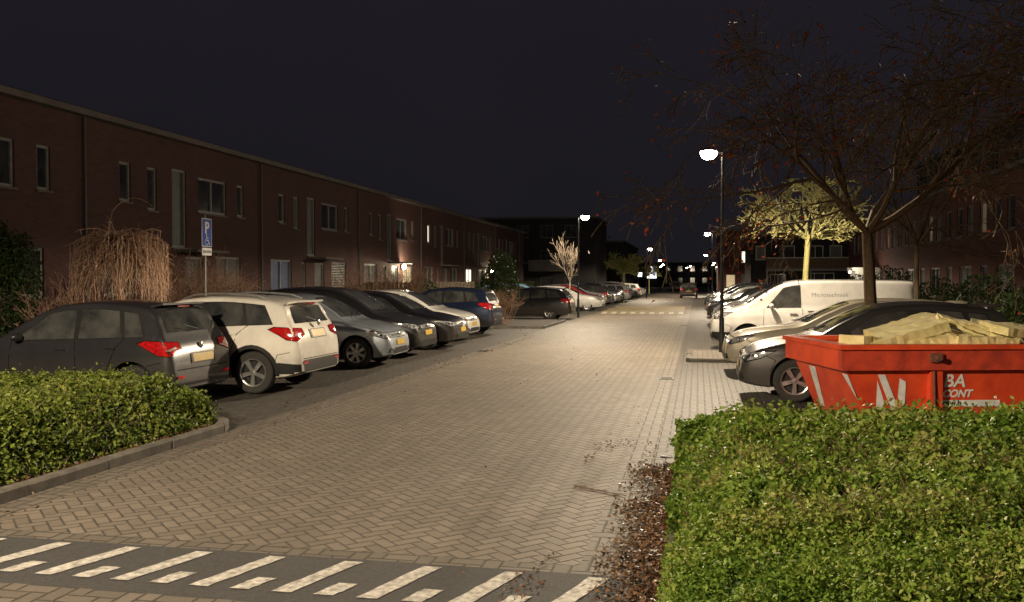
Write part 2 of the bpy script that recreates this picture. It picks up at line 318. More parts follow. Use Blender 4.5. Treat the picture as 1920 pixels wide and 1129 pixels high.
def car(name,kind,col,X,Y,ang,metal=.0,Lx=None,W=1.72,Hx=None,near=True,rails=False,clad=False,rim='alloy',spokes=6,extra=None,low=None,privacy=True):
    D=PROF[kind]; L=Lx or D['L']; H=Hx or D['H']; fs=L/D['L']; fz=H/D['H']
    pr=[(a*fs,b*fz) for a,b in D['p']]; c=catmull(pr)
    c[:,0]=np.maximum.accumulate(c[:,0]); seg=np.r_[0,np.cumsum(np.hypot(np.diff(c[:,0]),np.diff(c[:,1])))]
    ns=int(seg[-1]/(.06 if near else .13)); u=np.linspace(0,seg[-1],ns); ss=np.interp(u,seg,c[:,0]); TT=np.interp(u,seg,c[:,1])
    for i in range(1,ns): ss[i]=max(ss[i],ss[i-1]+.003)
    Tf=lambda s: float(np.interp(s,ss,TT))
    W0=W/2; tum=.12 if kind=='van' else .30
    beltf=lambda s:(D['belt'][0]+D['belt'][1]*s/fs)*fz
    wr=(.335 if kind in('suv','van') else .31); gc=.19
    if kind in('suv','van'): gc=.23
    def Wp(s):
        w=W0
        if s<.8: w*=1-.17*(1-s/.8)**2.2
        if s<.12: w*=1-.10*(1-s/.12)**2
        e=L-s
        if e<.6: w*=1-.07*(1-e/.6)**2
        if e<.12: w*=1-.09*(1-e/.12)**2
        return w
    mb=MB(); P=paint(col,metal)
    rings=[];nh=0
    for s,T in zip(ss,TT):
        zb=gc+.07*max(0,1-s/.5)**2+.10*max(0,1-(L-s)/.5)**2
        w=Wp(s); bz=beltf(s); r=min(.075,(T-zb)*.22); cr=min(.03,(T-zb)*.1); Zs=T-r-cr
        hb=sum(.018*math.exp(-((s-a*fs)/.32)**2) for a in D['ax'])
        def hw(z):
            if z<=bz:
                t=(z-zb)/(bz-zb); bul=hb*math.exp(-((t-.62)/.3)**2)
                cl=.010*math.exp(-((t-.80)/.06)**2)
                if t<.5: return w*(.935+.065*math.sin(math.pi*max(t,0)))+bul
                return w*(1-.045*((t-.5)/.5)**2)+bul+cl
            return w*.955-.012-tum*(z-bz)
        zm=min(bz,zb+.62*(Zs-zb)); h=[(0,zb),(hw(zb)*.85,zb)]
        zl=[zb+.03+(zm-zb-.03)*i/9 for i in range(10)]+[zm+(Zs-zm)*(.06 if i==0 else i/5) for i in range(0,6)]
        for z in zl: h.append((hw(z),z))
        hs=hw(Zs); rr=min(r*1.15,hs*.3)
        for a in (25,50,72,90): h.append((hs-rr+rr*math.cos(math.radians(a)),Zs+r*math.sin(math.radians(a))))
        yc=hs-rr
        for k in (.8,.55,.28,0): h.append((yc*k,Zs+r+cr*(1-k*k)))
        nh=len(h); x=L/2-s
        ring=[(x,y,z) for y,z in h]+[(x,-y,z) for y,z in h[-2:0:-1]]
        rings.append(ring)
    nr=len(rings[0]); vs=[p for r in rings for p in r]; fcs=[]
    for k in range(len(rings)-1):
        for i in range(nr): fcs.append((k*nr+i,k*nr+(i+1)%nr,(k+1)*nr+(i+1)%nr,(k+1)*nr+i))
    fcs.append(tuple(range(nr))); fcs.append(tuple(range((len(rings)-1)*nr,len(rings)*nr))[::-1])
    bm=bmesh.new(); bv=[bm.verts.new(p) for p in vs]
    for f in fcs:
        try: bm.faces.new([bv[i] for i in f])
        except: pass
    bmesh.ops.recalc_face_normals(bm,faces=bm.faces[:]); bvh=BVHTree.FromBMesh(bm)
    me=bpy.data.meshes.new('b'); bm.to_mesh(me); bm.free(); me.materials.append(P); me.materials.append(black)
    axs=[L/2-a*fs for a in D['ax']]
    if near:
        ob=bpy.data.objects.new('b',me); S.collection.objects.link(ob)
        cb=bmesh.new()
        for ax in axs:
            for sd in(-1,1):
                M=Matrix.Translation((ax,sd*(W0-.02),wr+.012))@Matrix.Rotation(math.pi/2,4,'X')
                bmesh.ops.create_cone(cb,cap_ends=True,segments=36,radius1=wr+.045,radius2=wr+.045,depth=.5,matrix=M)
        for f in cb.faces: f.material_index=1
        cm=bpy.data.meshes.new('c'); cb.to_mesh(cm); cb.free(); cm.materials.append(P); cm.materials.append(black)
        co=bpy.data.objects.new('c',cm); S.collection.objects.link(co)
        md=ob.modifiers.new('b','BOOLEAN'); md.operation='DIFFERENCE'; md.object=co; md.solver='EXACT'
        bpy.context.view_layer.update(); dg=bpy.context.evaluated_depsgraph_get(); em=bpy.data.meshes.new_from_object(ob.evaluated_get(dg))
        bpy.data.objects.remove(ob); bpy.data.objects.remove(co); bpy.data.meshes.remove(cm)
    else: em=me
    vv=[tuple(v.co) for v in em.vertices]
    f0=[tuple(p.vertices) for p in em.polygons if p.material_index==0]; f1=[tuple(p.vertices) for p in em.polygons if p.material_index==1]
    mb.add(vv,f0,P,True)
    if f1: mb.add(vv,f1,black,False)
    def decal(poly,org,U,Vv,dirn,mat,off=.005,cell=.07,mode='proj'):
        b=bmesh.new(); f=b.faces.new([b.verts.new((p[0],p[1],0)) for p in poly])
        us=[p[0] for p in poly]; vs_=[p[1] for p in poly]
        a=math.ceil(min(us)/cell)*cell
        while a<max(us):
            bmesh.ops.bisect_plane(b,geom=b.verts[:]+b.edges[:]+b.faces[:],plane_co=(a,0,0),plane_no=(1,0,0)); a+=cell
        a=math.ceil(min(vs_)/cell)*cell
        while a<max(vs_):
            bmesh.ops.bisect_plane(b,geom=b.verts[:]+b.edges[:]+b.faces[:],plane_co=(0,a,0),plane_no=(0,1,0)); a+=cell
        b.verts.index_update(); org=V(org);U=V(U).normalized();Vv=V(Vv).normalized();dirn=V(dirn).normalized(); out=[]
        for v in b.verts:
            q=org+U*v.co.x+Vv*v.co.y; hit,nn,_,_=bvh.ray_cast(q-dirn*4,dirn)
            if hit is None: hit,nn,_,_=bvh.find_nearest(q)
            if nn.dot(dirn)>0: nn=-nn
            out.append(hit+nn*off)
        fl=[tuple(v.index for v in f.verts) for f in b.faces]; b.free()
        nz=(out[fl[0][1]]-out[fl[0][0]]).cross(out[fl[0][2]]-out[fl[0][0]])
        if nz.dot(dirn)>0: fl=[f[::-1] for f in fl]
        mb.add(out,fl,mat,True)
    def side(poly,mat,off=.005,cell=.07,both=True):
        for sd in((-1,1) if both else (-1,)):
            decal([(L/2-a,z) for a,z in poly],(0,0,0),(1,0,0),(0,0,1),(0,-sd,0),mat,off,cell)
    def front(poly,mat,off=.005,rear=False,cell=.07):
        decal(poly,(0,0,0),(0,1,0),(0,0,1),(1 if rear else -1,0,0),mat,off,cell)
    def sym(pts): return pts+[(-a,b) for a,b in pts[::-1]]
    if kind!='van' and near:
        b0=D['win'][0][0]*fs-.03; b1=D['win'][-1][3]*fs+.03; t0=D['win'][0][1]*fs-.02; t1=D['win'][-1][2]*fs+.03
        top=[(t0+(t1-t0)*k/9,Tf(t0+(t1-t0)*k/9)-.108) for k in range(10)]
        side([(b0,beltf(b0)+.018)]+top+[(b1,beltf(b1)+.018)],black,.004)
    for (b0,t0,t1,b1) in D['win']:
        b0,t0,t1,b1=[q*fs for q in(b0,t0,t1,b1)]
        top=[(t0+(t1-t0)*k/5,Tf(t0+(t1-t0)*k/5)-.125) for k in range(6)]
        poly=[(b0,beltf(b0)+.03)]+top+[(b1,beltf(b1)+.03)]
        side(poly,glass,.008)
    w0=D['win'][0]; w1=D['win'][-1]
    cz,_=D['cowl']; rz=D['roof']*fz
    front(sym([(W0*.80,cz*fz),(W0*.62,rz-.10),(W0*.3,rz-.075)]),glass)
    if kind!='van':
        a,b=D['rw']; front(sym([(W0*.74,a*fz),(W0*.64,b*fz-.02),(W0*.3,b*fz)]),glass,rear=True)
        sp_s=[s for s,T in zip(ss,TT) if s>L*.7 and T<(b*fz+.06)][0]
        mb.obox((L/2-sp_s-.02,0,Tf(sp_s)+.015),(.10,0,-.02),(0,W0*.60,0),(0,0,.014),P)
        mb.box(L/2-sp_s-.125,L/2-sp_s-.118,-.14,.14,Tf(sp_s)-.012,Tf(sp_s)+.004,tailm)
        mb.tube((-L/2+.10,0,a*fz+.03),(-L/2+.13,.30,a*fz+.10),.008,.006,black,5)
    def strip(pts,w=.010,m=seam,off=.0035):
        for p,q in zip(pts[:-1],pts[1:]):
            dx,dz=q[0]-p[0],q[1]-p[1]; l=math.hypot(dx,dz); nx,nz=-dz/l*w/2,dx/l*w/2
            side([(p[0]+nx,p[1]+nz),(q[0]+nx,q[1]+nz),(q[0]-nx,q[1]-nz),(p[0]-nx,p[1]-nz)],m,off,.12)
    if near:
        sA=w0[0]*fs-.05; sB=(w0[3]+.03)*fs; ar=(D['ax'][1])*fs-wr-.03
        zl=gc+.14
        strip([(sA,beltf(sA)+.02),(sA-.02,.6*fz),(sA+.05,zl),(sB,zl-.01),(ar-.12,zl)])
        strip([(sB,beltf(sB)),(sB+.03,.6*fz),(sB,zl)])
        if kind!='van':
            strip([(w1[0]*fs,beltf(w1[0]*fs)+.02),(ar+.1,beltf(ar)-.1),(ar-.03,.58*fz),(ar-.12,zl)])
        strip([(.42,gc+.25),(.50,.62*fz),(.34,.70*fz)],.008); strip([(L-.40,gc+.28),(L-.36,.62*fz),(L-.16,.66*fz)],.008)
        for hs_ in ([sB-.22,(ar+.02)] if kind!='van' else [sB-.22]):
            zz=beltf(hs_)-.10
            for sd in(-1,1): mb.obox((L/2-hs_,sd*(W0*.985+.016),zz),(.085,0,0),(0,.014,0),(0,0,.014),P)
        for sd in(-1,1): mb.tube((L/2-D['p'][5][0]*fs*.98,sd*.15-.1,cz*fz+.0),(L/2-D['p'][5][0]*fs-.22,sd*.15+.35,cz*fz+.09),.008,.006,black,5)
        front(sym([(W0*.70,D['p'][2][1]*fz+.012),(W0*.70,D['p'][2][1]*fz+.02)]),seam,.004)
    side([(D['ax'][0]*fs+wr+.06,gc-.02),(D['ax'][0]*fs+wr+.06,gc+.08),(D['ax'][1]*fs-wr-.06,gc+.08),(D['ax'][1]*fs-wr-.06,gc-.02)],black,.008)
    if clad:
        for a in D['ax']:
            a=a*fs; ro=wr+.105; ri=wr+.045; n=14; ang0=-12
            for k in range(n):
                t0=math.radians(ang0+(180-2*ang0)*k/n); t1=math.radians(ang0+(180-2*ang0)*(k+1)/n)
                side([(a+math.cos(t)*rr_,wr+math.sin(t)*rr_) for t,rr_ in((t0,ri),(t0,ro),(t1,ro),(t1,ri))],black,.012,.3)
        side([(L-.42*fs,.32),(L-.36*fs,.50),(L-.02,.47),(L-.02,.32)],black,.008)
    zf=D['p'][2][1]*fz
    front(sym([(W0*.50,zf-.10),(W0*.58,zf-.025)]),black,.008)
    front(sym([(W0*.52,zf-.085),(W0*.54,zf-.07)]),chrome,.014)
    front(sym([(W0*.50,zf-.055),(W0*.52,zf-.048)]),chrome,.014)
    front(sym([(W0*.62,gc+.09),(W0*.50,gc+.21)]),black,.008)
    front(sym([(.26,zf-.25),(.26,zf-.14)]),platem,.016)
    mb.ell((L/2-.035,0,zf-.03),.02,.05,.05,chrome)
    for sd in(-1,1):
        front([(sd*W0*.62,gc+.12),(sd*W0*.80,gc+.12),(sd*W0*.78,gc+.22),(sd*W0*.60,gc+.18)][::sd],black,.008)
        mb.ell((L/2-.12,sd*W0*.70,gc+.165),.03,.05,.035,headm)
        zl=zf-.08
        pl=[(-.24,zl+.0),(-.05,zl-.035),(.14,zl+.02),(.34,zl+.15),(.16,zl+.14),(-.12,zl+.085)]
        AR=((L/2-.22,sd*W0*.80,0),(-.66,.75*sd,0),(0,0,1),(-.75,-.66*sd,0))
        decal([(a*.95,z) for a,z in pl],*AR,seam,.006)
        decal([(a*.85,zl+.05+(z-zl-.05)*.78) for a,z in pl],*AR,headm,.010)
        for (cu,cz_) in((-.06,.02),(.08,.06)):
            decal([(cu+.035*math.cos(t),zl+cz_+.035*math.sin(t)) for t in np.linspace(0,5.6,9)],*AR,black,.013)
            decal([(cu+.02*math.cos(t),zl+cz_+.02*math.sin(t)) for t in np.linspace(0,5.6,9)],*AR,chrome,.016)
        zt=(beltf(L)-.20)
        AR=((-L/2+.16,sd*W0*.86,0),(.66,.75*sd,0),(0,0,1),(.75,-.66*sd,0))
        tp=[(-.24,zt+.04),(-.02,zt-.05),(.10,zt-.03),(.30,zt+.12),(.22,zt+.16),(-.2,zt+.13)]
        decal([(a*1.06,zt+.05+(z-zt-.05)*1.1) for a,z in tp],*AR,seam,.006)
        decal(tp,*AR,tailm,.010)
        decal([(-.17,zt+.055),(-.04,zt+.015),(.02,zt+.03),(-.13,zt+.07)],*AR,clearl,.014)
        ms=(w0[0]+.12)*fs; mz=beltf(ms)+.06
        mb.ell((L/2-ms,sd*(W0+.065),mz+.02),.065,.095,.06,P if not clad else black)
        mb.obox((L/2-ms,sd*(W0-.02),mz-.02),(.03,0,0),(0,.06,0),(0,0,.015),black)
    front(sym([(W0*.74,gc+.09),(W0*.78,gc+(.30 if clad else .18))]),black,.010,rear=True)
    for sd in(-1,1): front([(sd*W0*.60,gc+.24),(sd*W0*.80,gc+.24),(sd*W0*.80,gc+.28),(sd*W0*.60,gc+.28)][::sd],tailm,.014,rear=True)
    zp=beltf(L)-.16 if kind!='hatch' else beltf(L)-.30
    front(sym([(.30,zp-.07),(.30,zp+.07)]),black,.012,rear=True)
    front(sym([(.26,zp-.055),(.26,zp+.055)]),platem,.016,rear=True)
    front(sym([(W0*.78,.545*fz),(W0*.78,.555*fz)]),seam,.004,rear=True)
    mb.ell((-L/2+.045,0,zp+.17),.02,.05,.05,chrome)
    if low: side(low,black,.008)
    if rails:
        for sd in(-1,1):
            yy=sd*(W0*.955-.012-tum*(rz-beltf(2.5))-.05); a0=w0[1]*fs+.05; a1=w1[2]*fs+.05; pts=[]
            for k in range(9):
                s_=a0+(a1-a0)*k/8; pts.append((L/2-s_,yy,Tf(s_)+(.025 if 0<k<8 else -.02)))
            for p,q in zip(pts[:-1],pts[1:]): mb.tube(p,q,.016,.016,chrome if clad else black,6)
    mb.tube((L/2-w1[1]*fs,0,Tf(w1[1]*fs)-.01),(L/2-w1[1]*fs-.10,0,Tf(w1[1]*fs)+.14),.006,.003,black,5)
    rm=chrome if rim=='alloy' else hubm
    for ax in axs:
        for sd in(-1,1):
            T=Matrix.Translation((ax,sd*(W0-.115),wr))@Matrix.Rotation(-sd*math.pi/2,4,'X')
            r=wr; nn=30 if near else 16
            mb.lathe([(r*.64,.085),(r*.70,.098),(r*.92,.098),(r*.985,.08),(r,.04),(r,-.06),(r*.95,-.09),(r*.6,-.09)],rubber,nn,T)
            mb.lathe([(r*.67,.090),(r*.655,.094),(r*.60,.088),(r*.58,.05)],rm,nn,T)
            mb.lathe([(r*.59,.05),(r*.55,.02),(.001,.018)],black,nn,T,False)
            mb.lathe([(r*.16,.05),(r*.15,.082),(.001,.088)],rm,12,T)
            for k in range(spokes):
                t=2*math.pi*k/spokes+.3+ax; e=V((math.cos(t),math.sin(t),0)); g=V((-math.sin(t),math.cos(t),0)); w=r*.085
                q=[e*r*.1-g*w*.9,e*r*.1+g*w*.9,e*r*.61+g*w*1.3,e*r*.61-g*w*1.3]
                vs=[p+V((0,0,.083 if i<2 else .084)) for i,p in enumerate(q)]+[p+V((0,0,.045)) for p in q]
                mb.add(vs,[(0,3,2,1),(0,1,5,4),(1,2,6,5),(2,3,7,6),(3,0,4,7)],rm,False,T)
            if not near:
                mb.lathe([(r+.04,.02),(.001,.02)],black,16,T)
    if extra: extra(mb,L,W0)
    ob=mb.finish(name,sharp=38)
    ob.location=(X,Y,.012); ob.rotation_euler=(0,0,math.radians(ang)); return ob
def carL(kind,col,xe,yn,rear=False,W=1.72,jit=0,**k):
    L=k.get('Lx') or PROF[kind]['L']
    return car('parked_car',kind,col,xe-L/2,yn+W/2,(180 if rear else 0)+jit,W=W,**k)
def carR(kind,col,xe,yn,rear=False,W=1.76,jit=0,name='parked_car',**k):
    L=k.get('Lx') or PROF[kind]['L']
    return car(name,kind,col,xe+L/2,yn+W/2,(0 if rear else 180)+jit,W=W,**k)

# ================================================================== GROUND
asph=simple('asphalt',(.060,.058,.056),(.036,.035,.034),60,.85,bump=.6)
brickroad=paver('herringbone_brick_paving',(.250,.212,.172),(.165,.14,.115),(.062,.054,.045),w=.10)
parkbrick=paver('parking_brick_paving',(.11,.098,.085),(.07,.064,.057),(.03,.028,.025),rot=False)
gutter=paver('gutter_brick_paving',(.21,.18,.15),(.13,.115,.095),(.05,.044,.037),w=.11,rot=False,dirt=.6)
kerbm=simple('concrete_kerb',(.14,.125,.105),(.07,.063,.054),5,.9,bump=.6)
soil=simple('soil',(.05,.038,.028),(.025,.02,.015),12,.95,bump=1)
groundm=simple('ground_earth',(.06,.055,.05),(.035,.035,.03),.4,.95)
paint_w=simple('road_paint',(.60,.57,.52),(.24,.225,.20),22,.75,bump=.3)
def sheet(name,x0,x1,y0,y1,z,mat,n=1):
    mb=MB(); mb.add([(x0,y0,z),(x1,y0,z),(x1,y1,z),(x0,y1,z)],[(0,1,2,3)],mat); return mb.finish(name)
sheet('ground',-400,400,-200,700,0,groundm)
sheet('parking_pavement',-12,9,-6,130,.004,parkbrick)
sheet('road',-5.15,-.72,5.62,170,.008,brickroad)
mb=MB()
for a,b in((-5.45,-5.15),(-.72,-.42)): mb.add([(a,5.46,.008),(b,5.46,.008),(b,170,.008),(a,170,.008)],[(0,1,2,3)],gutter)
mb.add([(-5.15,5.46,.008),(-.72,5.46,.008),(-.72,5.62,.008),(-5.15,5.62,.008)],[(0,1,2,3)],gutter)
mb.finish('road_gutter')
sheet('asphalt_crossing_strip',-9,-.42,4.62,5.46,.008,asph)
sheet('cross_street',-9,-.42,-5,4.62,.008,gutter)
mb=MB(); R=random.Random(77)
for k in range(-5,6):
    for x,a,b in((-3.44+.52*k,4.79,5.40),(-3.18+.52*k,4.79,5.0)):
        if x+.2>-.55: continue
        if x<-5.3: continue
        sl=.34; w=.12; nseg=8; L_=[];Rr=[]
        for i in range(nseg+1):
            y_=a+(b-a)*i/nseg; xx=x+sl*(y_-a); L_.append((xx+R.uniform(-.006,.006),y_,.013)); Rr.append((xx+w+R.uniform(-.006,.006),y_,.013))
        mb.add(L_+Rr,[(i,nseg+1+i,nseg+2+i,i+1) for i in range(nseg)],paint_w)
mb.finish('road_marking')
def kerb(name,pts,w=.12,h=.12,z=0):
    mb=MB()
    for p,q in zip(pts[:-1],pts[1:]):
        d=V((q[0]-p[0],q[1]-p[1],0)); L=d.length; d.normalize(); g=V((-d.y,d.x,0)); n=max(1,int(L/1.0))
        for i in range(n):
            a=V((p[0],p[1],0))+d*(L*i/n+.006); b=V((p[0],p[1],0))+d*(L*(i+1)/n-.006); c=(a+b)/2+g*random.uniform(-.008,.008); dz=random.uniform(-.01,.01)
            hl=(b-a).length/2
            vs=[]
            for zz,ww in((0,w/2),(h-.02+dz,w/2),(h+dz,w/2-.02)):
                vs+=[c-d*hl-g*ww+V((0,0,zz)),c+d*hl-g*ww+V((0,0,zz)),c+d*hl+g*ww+V((0,0,zz)),c-d*hl+g*ww+V((0,0,zz))]
            f=[(8,9,10,11)]
            for k in(0,4): f+=[(k,k+1,k+5,k+4),(k+1,k+2,k+6,k+5),(k+2,k+3,k+7,k+6),(k+3,k,k+4,k+7)]
            mb.add(vs,f,kerbm)
    return mb.finish(name)
kerb('kerb',[(-5.5,-4),(-5.5,9.7),(-5.62,10.02),(-5.9,10.25),(-12,10.25)])
kerb('kerb',[(-.14,-4),(-.14,8.9),(9,8.9)],w=.09,h=.09)
kerb('kerb',[(-.2,20.2),(-.2,22.6),(5.5,22.6)],h=.1); kerb('kerb',[(-.2,20.2),(5.5,20.2)],h=.1)
kerb('kerb',[(-5.6,33.0),(-5.6,38.5),(-11,38.5)],h=.1); kerb('kerb',[(-5.6,33.0),(-11,33)],h=.1)
kerb('kerb',[(-11.6,10.3),(-11.6,120)],h=.11); kerb('kerb',[(6.2,9),(6.2,110)],h=.11)
sheet('planting_bed_soil',-12,-5.55,-4,10.2,.06,soil); sheet('planting_bed_soil',-.09,9,-4,8.85,.06,soil)
sheet('island_pavement',-.14,5.5,20.25,22.55,.09,gutter)
sheet('island_pavement',-11,-5.66,33.05,38.45,.09,soil)
sheet('sidewalk',-14.9,-11.66,10.3,120,.10,parkbrick); sheet('sidewalk',6.26,11.3,9,110,.10,parkbrick)
sheet('gutter_soil',-.36,-.19,2.5,8.9,.012,soil)
mb=MB(); tb=paver('speed_table_paving',(.36,.29,.14),(.26,.21,.10),(.1,.09,.06),rot=False)
xs=(-5.1,-.75)
prof=[(47.5,.012),(49.2,.11),(58,.11),(59.7,.012)]
for (a,za),(b,zb) in zip(prof[:-1],prof[1:]): mb.add([(xs[0],a,za),(xs[1],a,za),(xs[1],b,zb),(xs[0],b,zb)],[(0,1,2,3)],tb)
for k in range(9):
    x=-5.0+.5*k; mb.add([(x,47.7,.030),(x+.25,47.7,.030),(x+.25,48.8,.095),(x,48.8,.095)],[(0,1,2,3)],paint_w)
mb.finish('speed_table')
def litter(name,n,x0,x1,y0,y1,z,size,cols,g=0,fade=None):
    x=rng.uniform(x0,x1,n*3);y=rng.uniform(y0,y1,n*3); k=fbm(x*3,y,1.5,3)>g
    if fade is not None: k&= (x1-x) < (x1-x0)*(fade+.35*fbm(y,y*0,2.3,31)+.25*rng.normal(size=len(x)))
    x=x[k][:n];y=y[k][:n]
    P=np.stack([x,y,z+rng.random(len(x))*.03],1); v,f=leaves(P,size,1.0,.5); npmesh(name,v,f,leafmat(name+'_mat',cols,2,.05),tone=rng.random(len(x)))
brown=[(.04,.02,.010),(.10,.05,.024),(.17,.095,.05),(.24,.16,.09)]
litter('fallen_leaves',6500,-.66,-.17,3,8.8,.015,.036,brown,-2,.5)
litter('fallen_leaves',500,-1.1,-.42,4.6,10,.012,.03,brown,.2)
litter('fallen_leaves',1500,-6.0,-5.56,4,10.2,.07,.045,brown,-1)
litter('fallen_leaves',400,-5.44,-5.0,4,30,.012,.035,brown,0)
litter('fallen_leaves',1100,-12,-.3,5,30,.013,.03,brown,.5)
litter('fallen_leaves',700,-10,-5.6,10.4,32,.010,.045,brown,.3)
mb=MB(); R=random.Random(5); tw=simple('twig_wood',(.14,.09,.055),(.08,.05,.03),30,.9)
for k in range(300):
    x=R.uniform(-.52,-.18);y=R.uniform(4,8.6);a=R.gauss(1.3,.8);l=R.uniform(.05,.18); mb.tube((x,y,.03),(x+math.cos(a)*l,y+math.sin(a)*l,.03+R.uniform(0,.03)),.003,.002,tw,4,False)
for k in range(7):
    x=-1.05+k*.06; mb.tube((x,7.75-.03*k,.018),(x+.12,7.7-.03*k+R.uniform(-.08,.08),.02),.006,.004,tw,4,False)
mb.finish('twigs')
mb=MB(); mb.add([(-.36,9.25,.02),(-.20,9.28,.014),(-.18,9.38,.03),(-.27,9.36,.045),(-.37,9.37,.016)],[(0,1,2,3,4)],simple('paper',(.5,.5,.48),rough=.8)); mb.finish('paper_litter')
mb=MB(); iron=simple('cast_iron',(.04,.038,.035),(.02,.02,.02),20,.6,metal=.6)
for (x,y_) in((-.68,16.5),(-5.42,22),(-.68,36)):
    mb.box(x,x+.26,y_,y_+.36,.009,.016,iron)
    for k in range(5): mb.box(x+.03,x+.23,y_+.03+k*.065,y_+.06+k*.065,.0162,.0168,seam)
mb.finish('storm_drain_cover')

# ================================================================== HEDGES
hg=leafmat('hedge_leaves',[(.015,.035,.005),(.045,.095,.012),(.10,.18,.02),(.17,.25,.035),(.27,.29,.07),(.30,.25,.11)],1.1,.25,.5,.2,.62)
hgl=leafmat('left_hedge_leaves',[(.02,.038,.007),(.08,.12,.018),(.18,.23,.04),(.30,.31,.08)],1.5,.25,.5,.2,.7)
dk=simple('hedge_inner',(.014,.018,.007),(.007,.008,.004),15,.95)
dry=leafmat('dry_stalk',[(.20,.13,.07),(.38,.28,.15)],1,.1)
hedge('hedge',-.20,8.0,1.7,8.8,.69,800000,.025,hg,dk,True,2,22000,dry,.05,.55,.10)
hedge('hedge',-11.8,-5.70,3.2,10.1,.67,190000,.026,hgl,dk,False,4,2500,dry,.07,.6,.11)

# ================================================================== CARS
carL('hatch',(.045,.045,.050),-6.95,11.05,rear=True,W=1.67,metal=.4,spokes=8,jit=-1)
carL('suv',(.72,.69,.62),-6.05,13.05,rear=True,W=1.74,clad=True,rails=True,spokes=5)
carL('hatch',(.36,.40,.45),-6.1,17.3,W=1.6,Lx=3.6,metal=.5,spokes=7,jit=1)
carL('mpv',(.045,.045,.048),-6.2,19.6,W=1.76,metal=.5)
carL('hatch',(.010,.010,.012),-6.05,22.2,W=1.74,Lx=4.1,metal=.2,jit=1)
carL('hatch',(.66,.65,.62),-6.45,25.1,W=1.74,Lx=4.0,jit=-1)
carL('suv',(.015,.025,.06),-6.5,28.5,rear=True,W=1.78,Lx=4.12,metal=.4,clad=True)
carL('estate',(.018,.018,.02),-5.6,40.4,rear=True,W=1.86,metal=.3,near=False)
carL('mpv',(.22,.40,.55),-6.4,43.6,W=1.76,near=False,metal=.3)
far=[(.6,.6,.58),(.35,.02,.015),(.3,.31,.33),(.02,.02,.022),(.03,.035,.05),(.55,.55,.54),(.1,.1,.11),(.02,.02,.02),(.3,.3,.31),(.5,.5,.48),(.02,.03,.06),(.2,.02,.02),(.25,.25,.25)]
kinds=['estate','hatch','suv','hatch','mpv','estate','hatch','suv']
for i in range(17):
    carL(kinds[i%8],far[i%13],-5.7+random.uniform(-.3,.3),52.3+2.75*i+(3 if i>9 else 0),near=False,W=1.74,rear=(i%5==3),jit=random.uniform(-1.5,1.5))
carR('hatch',(.065,.062,.06),.62,13.75,W=1.74,Lx=3.97,Hx=1.47,metal=.5,spokes=5)
carR('estate',(.52,.47,.37),.5,17.4,W=1.8,Lx=4.6,Hx=1.45,metal=.2,spokes=9,jit=1)
def vantext(mb,L,W0):
    navy=simple('lettering',(.10,.11,.13),rough=.5)
    fy=lambda z:W0*.955-.012-.12*(z-1.085)+.0015
    vs,fs=textmesh('Microtechniek',.17,bold=-.002)
    k=.86/max(v[0] for v in vs)
    mb.add([(L/2-2.38-v[0]*k,fy(1.375+v[1]*k),1.375+v[1]*k) for v in vs],fs,navy)
    a,b=L/2-3.26,L/2-2.96; mb.add([(a,fy(1.26),1.26),(b,fy(1.26),1.26),(b,fy(1.268),1.268),(a,fy(1.268),1.268)],[(0,1,2,3)],navy)
    mb.box(L/2-4.5,L/2-2.3,W0*.96,W0*.985,1.02,1.035,seam)
carR('van',(.72,.71,.68),.32,23.0,W=1.86,name='delivery_van',extra=vantext,low=[(0.02,.3),(.02,.5),(.45,.5),(.5,.3)])
cr=[(.02,.02,.022),(.05,.05,.055),(.018,.02,.03),(.3,.3,.3),(.03,.03,.03),(.12,.12,.13),(.4,.4,.38),(.02,.02,.02)]
for i in range(14):
    carR(kinds[(i+3)%8],cr[i%8],.5+random.uniform(-.2,.3),27.6+2.75*i+(4 if i>4 else 0),near=False,W=1.76,jit=random.uniform(-1.5,1.5))
car('parked_car','hatch',(.02,.02,.02),-.9,92,90,near=False)
car('parked_car','mpv',(.03,.03,.03),-3.6,150,90,near=False)

# ================================================================== SKIP CONTAINER
red=simple('red_skip_paint',(.66,.075,.02),(.48,.045,.018),3.5,.42,bump=.15); redd=simple('red_skip_paint_worn',(.55,.060,.025),(.30,.035,.02),6,.5,bump=.3)
rust=simple('rusty_metal',(.16,.06,.03),(.08,.04,.03),20,.8)
insul=simple('insulation_foam',(.74,.66,.33),(.55,.46,.20),7,.9,bump=.8)
TC=Matrix.Translation((1.49,10.0,0))@Matrix.Rotation(math.atan2(.25,.968),4,'Z')
mb=MB(); LL=3.4; WD=1.62
x0=lambda z:.38-.34*(z-.1)/.8
yy=lambda z:.12-.07*(z-.1)/.8
def ringc(z,ins=0): return [(x0(z)+ins,yy(z)+ins,z),(LL-x0(z)-ins,yy(z)+ins,z),(LL-x0(z)-ins,WD-yy(z)-ins,z),(x0(z)+ins,WD-yy(z)-ins,z)]
vs=ringc(.1)+ringc(.92)+ringc(.92,.03)+ringc(.7,.03); f=[(3,2,1,0)]
for k in(0,4,8): f+=[(k+i,k+(i+1)%4,k+4+(i+1)%4,k+4+i) for i in range(4)]
f+=[(12,13,14,15)]
mb.add(vs,f,red,False,TC)
for (a,b,c,d) in((-.02,LL+.02,-.03,.07),(-.02,LL+.02,WD-.07,WD+.03),(-.02,.09,.07,WD-.07),(LL-.09,LL+.02,.07,WD-.07)):
    mb.box(a,b,c,d,.85,1.07,redd if c==-.03 else red,TC)
mb.box(-.05,LL+.05,-.06,.095,1.07,1.12,red,TC); mb.box(-.05,LL+.05,WD-.095,WD+.06,1.07,1.12,red,TC)
mb.box(-.05,.10,.095,WD-.095,1.07,1.12,red,TC)
for x in(.95,1.02,2.4): mb.box(x,x+.06,.0,.14,.12,.84,red,TC)
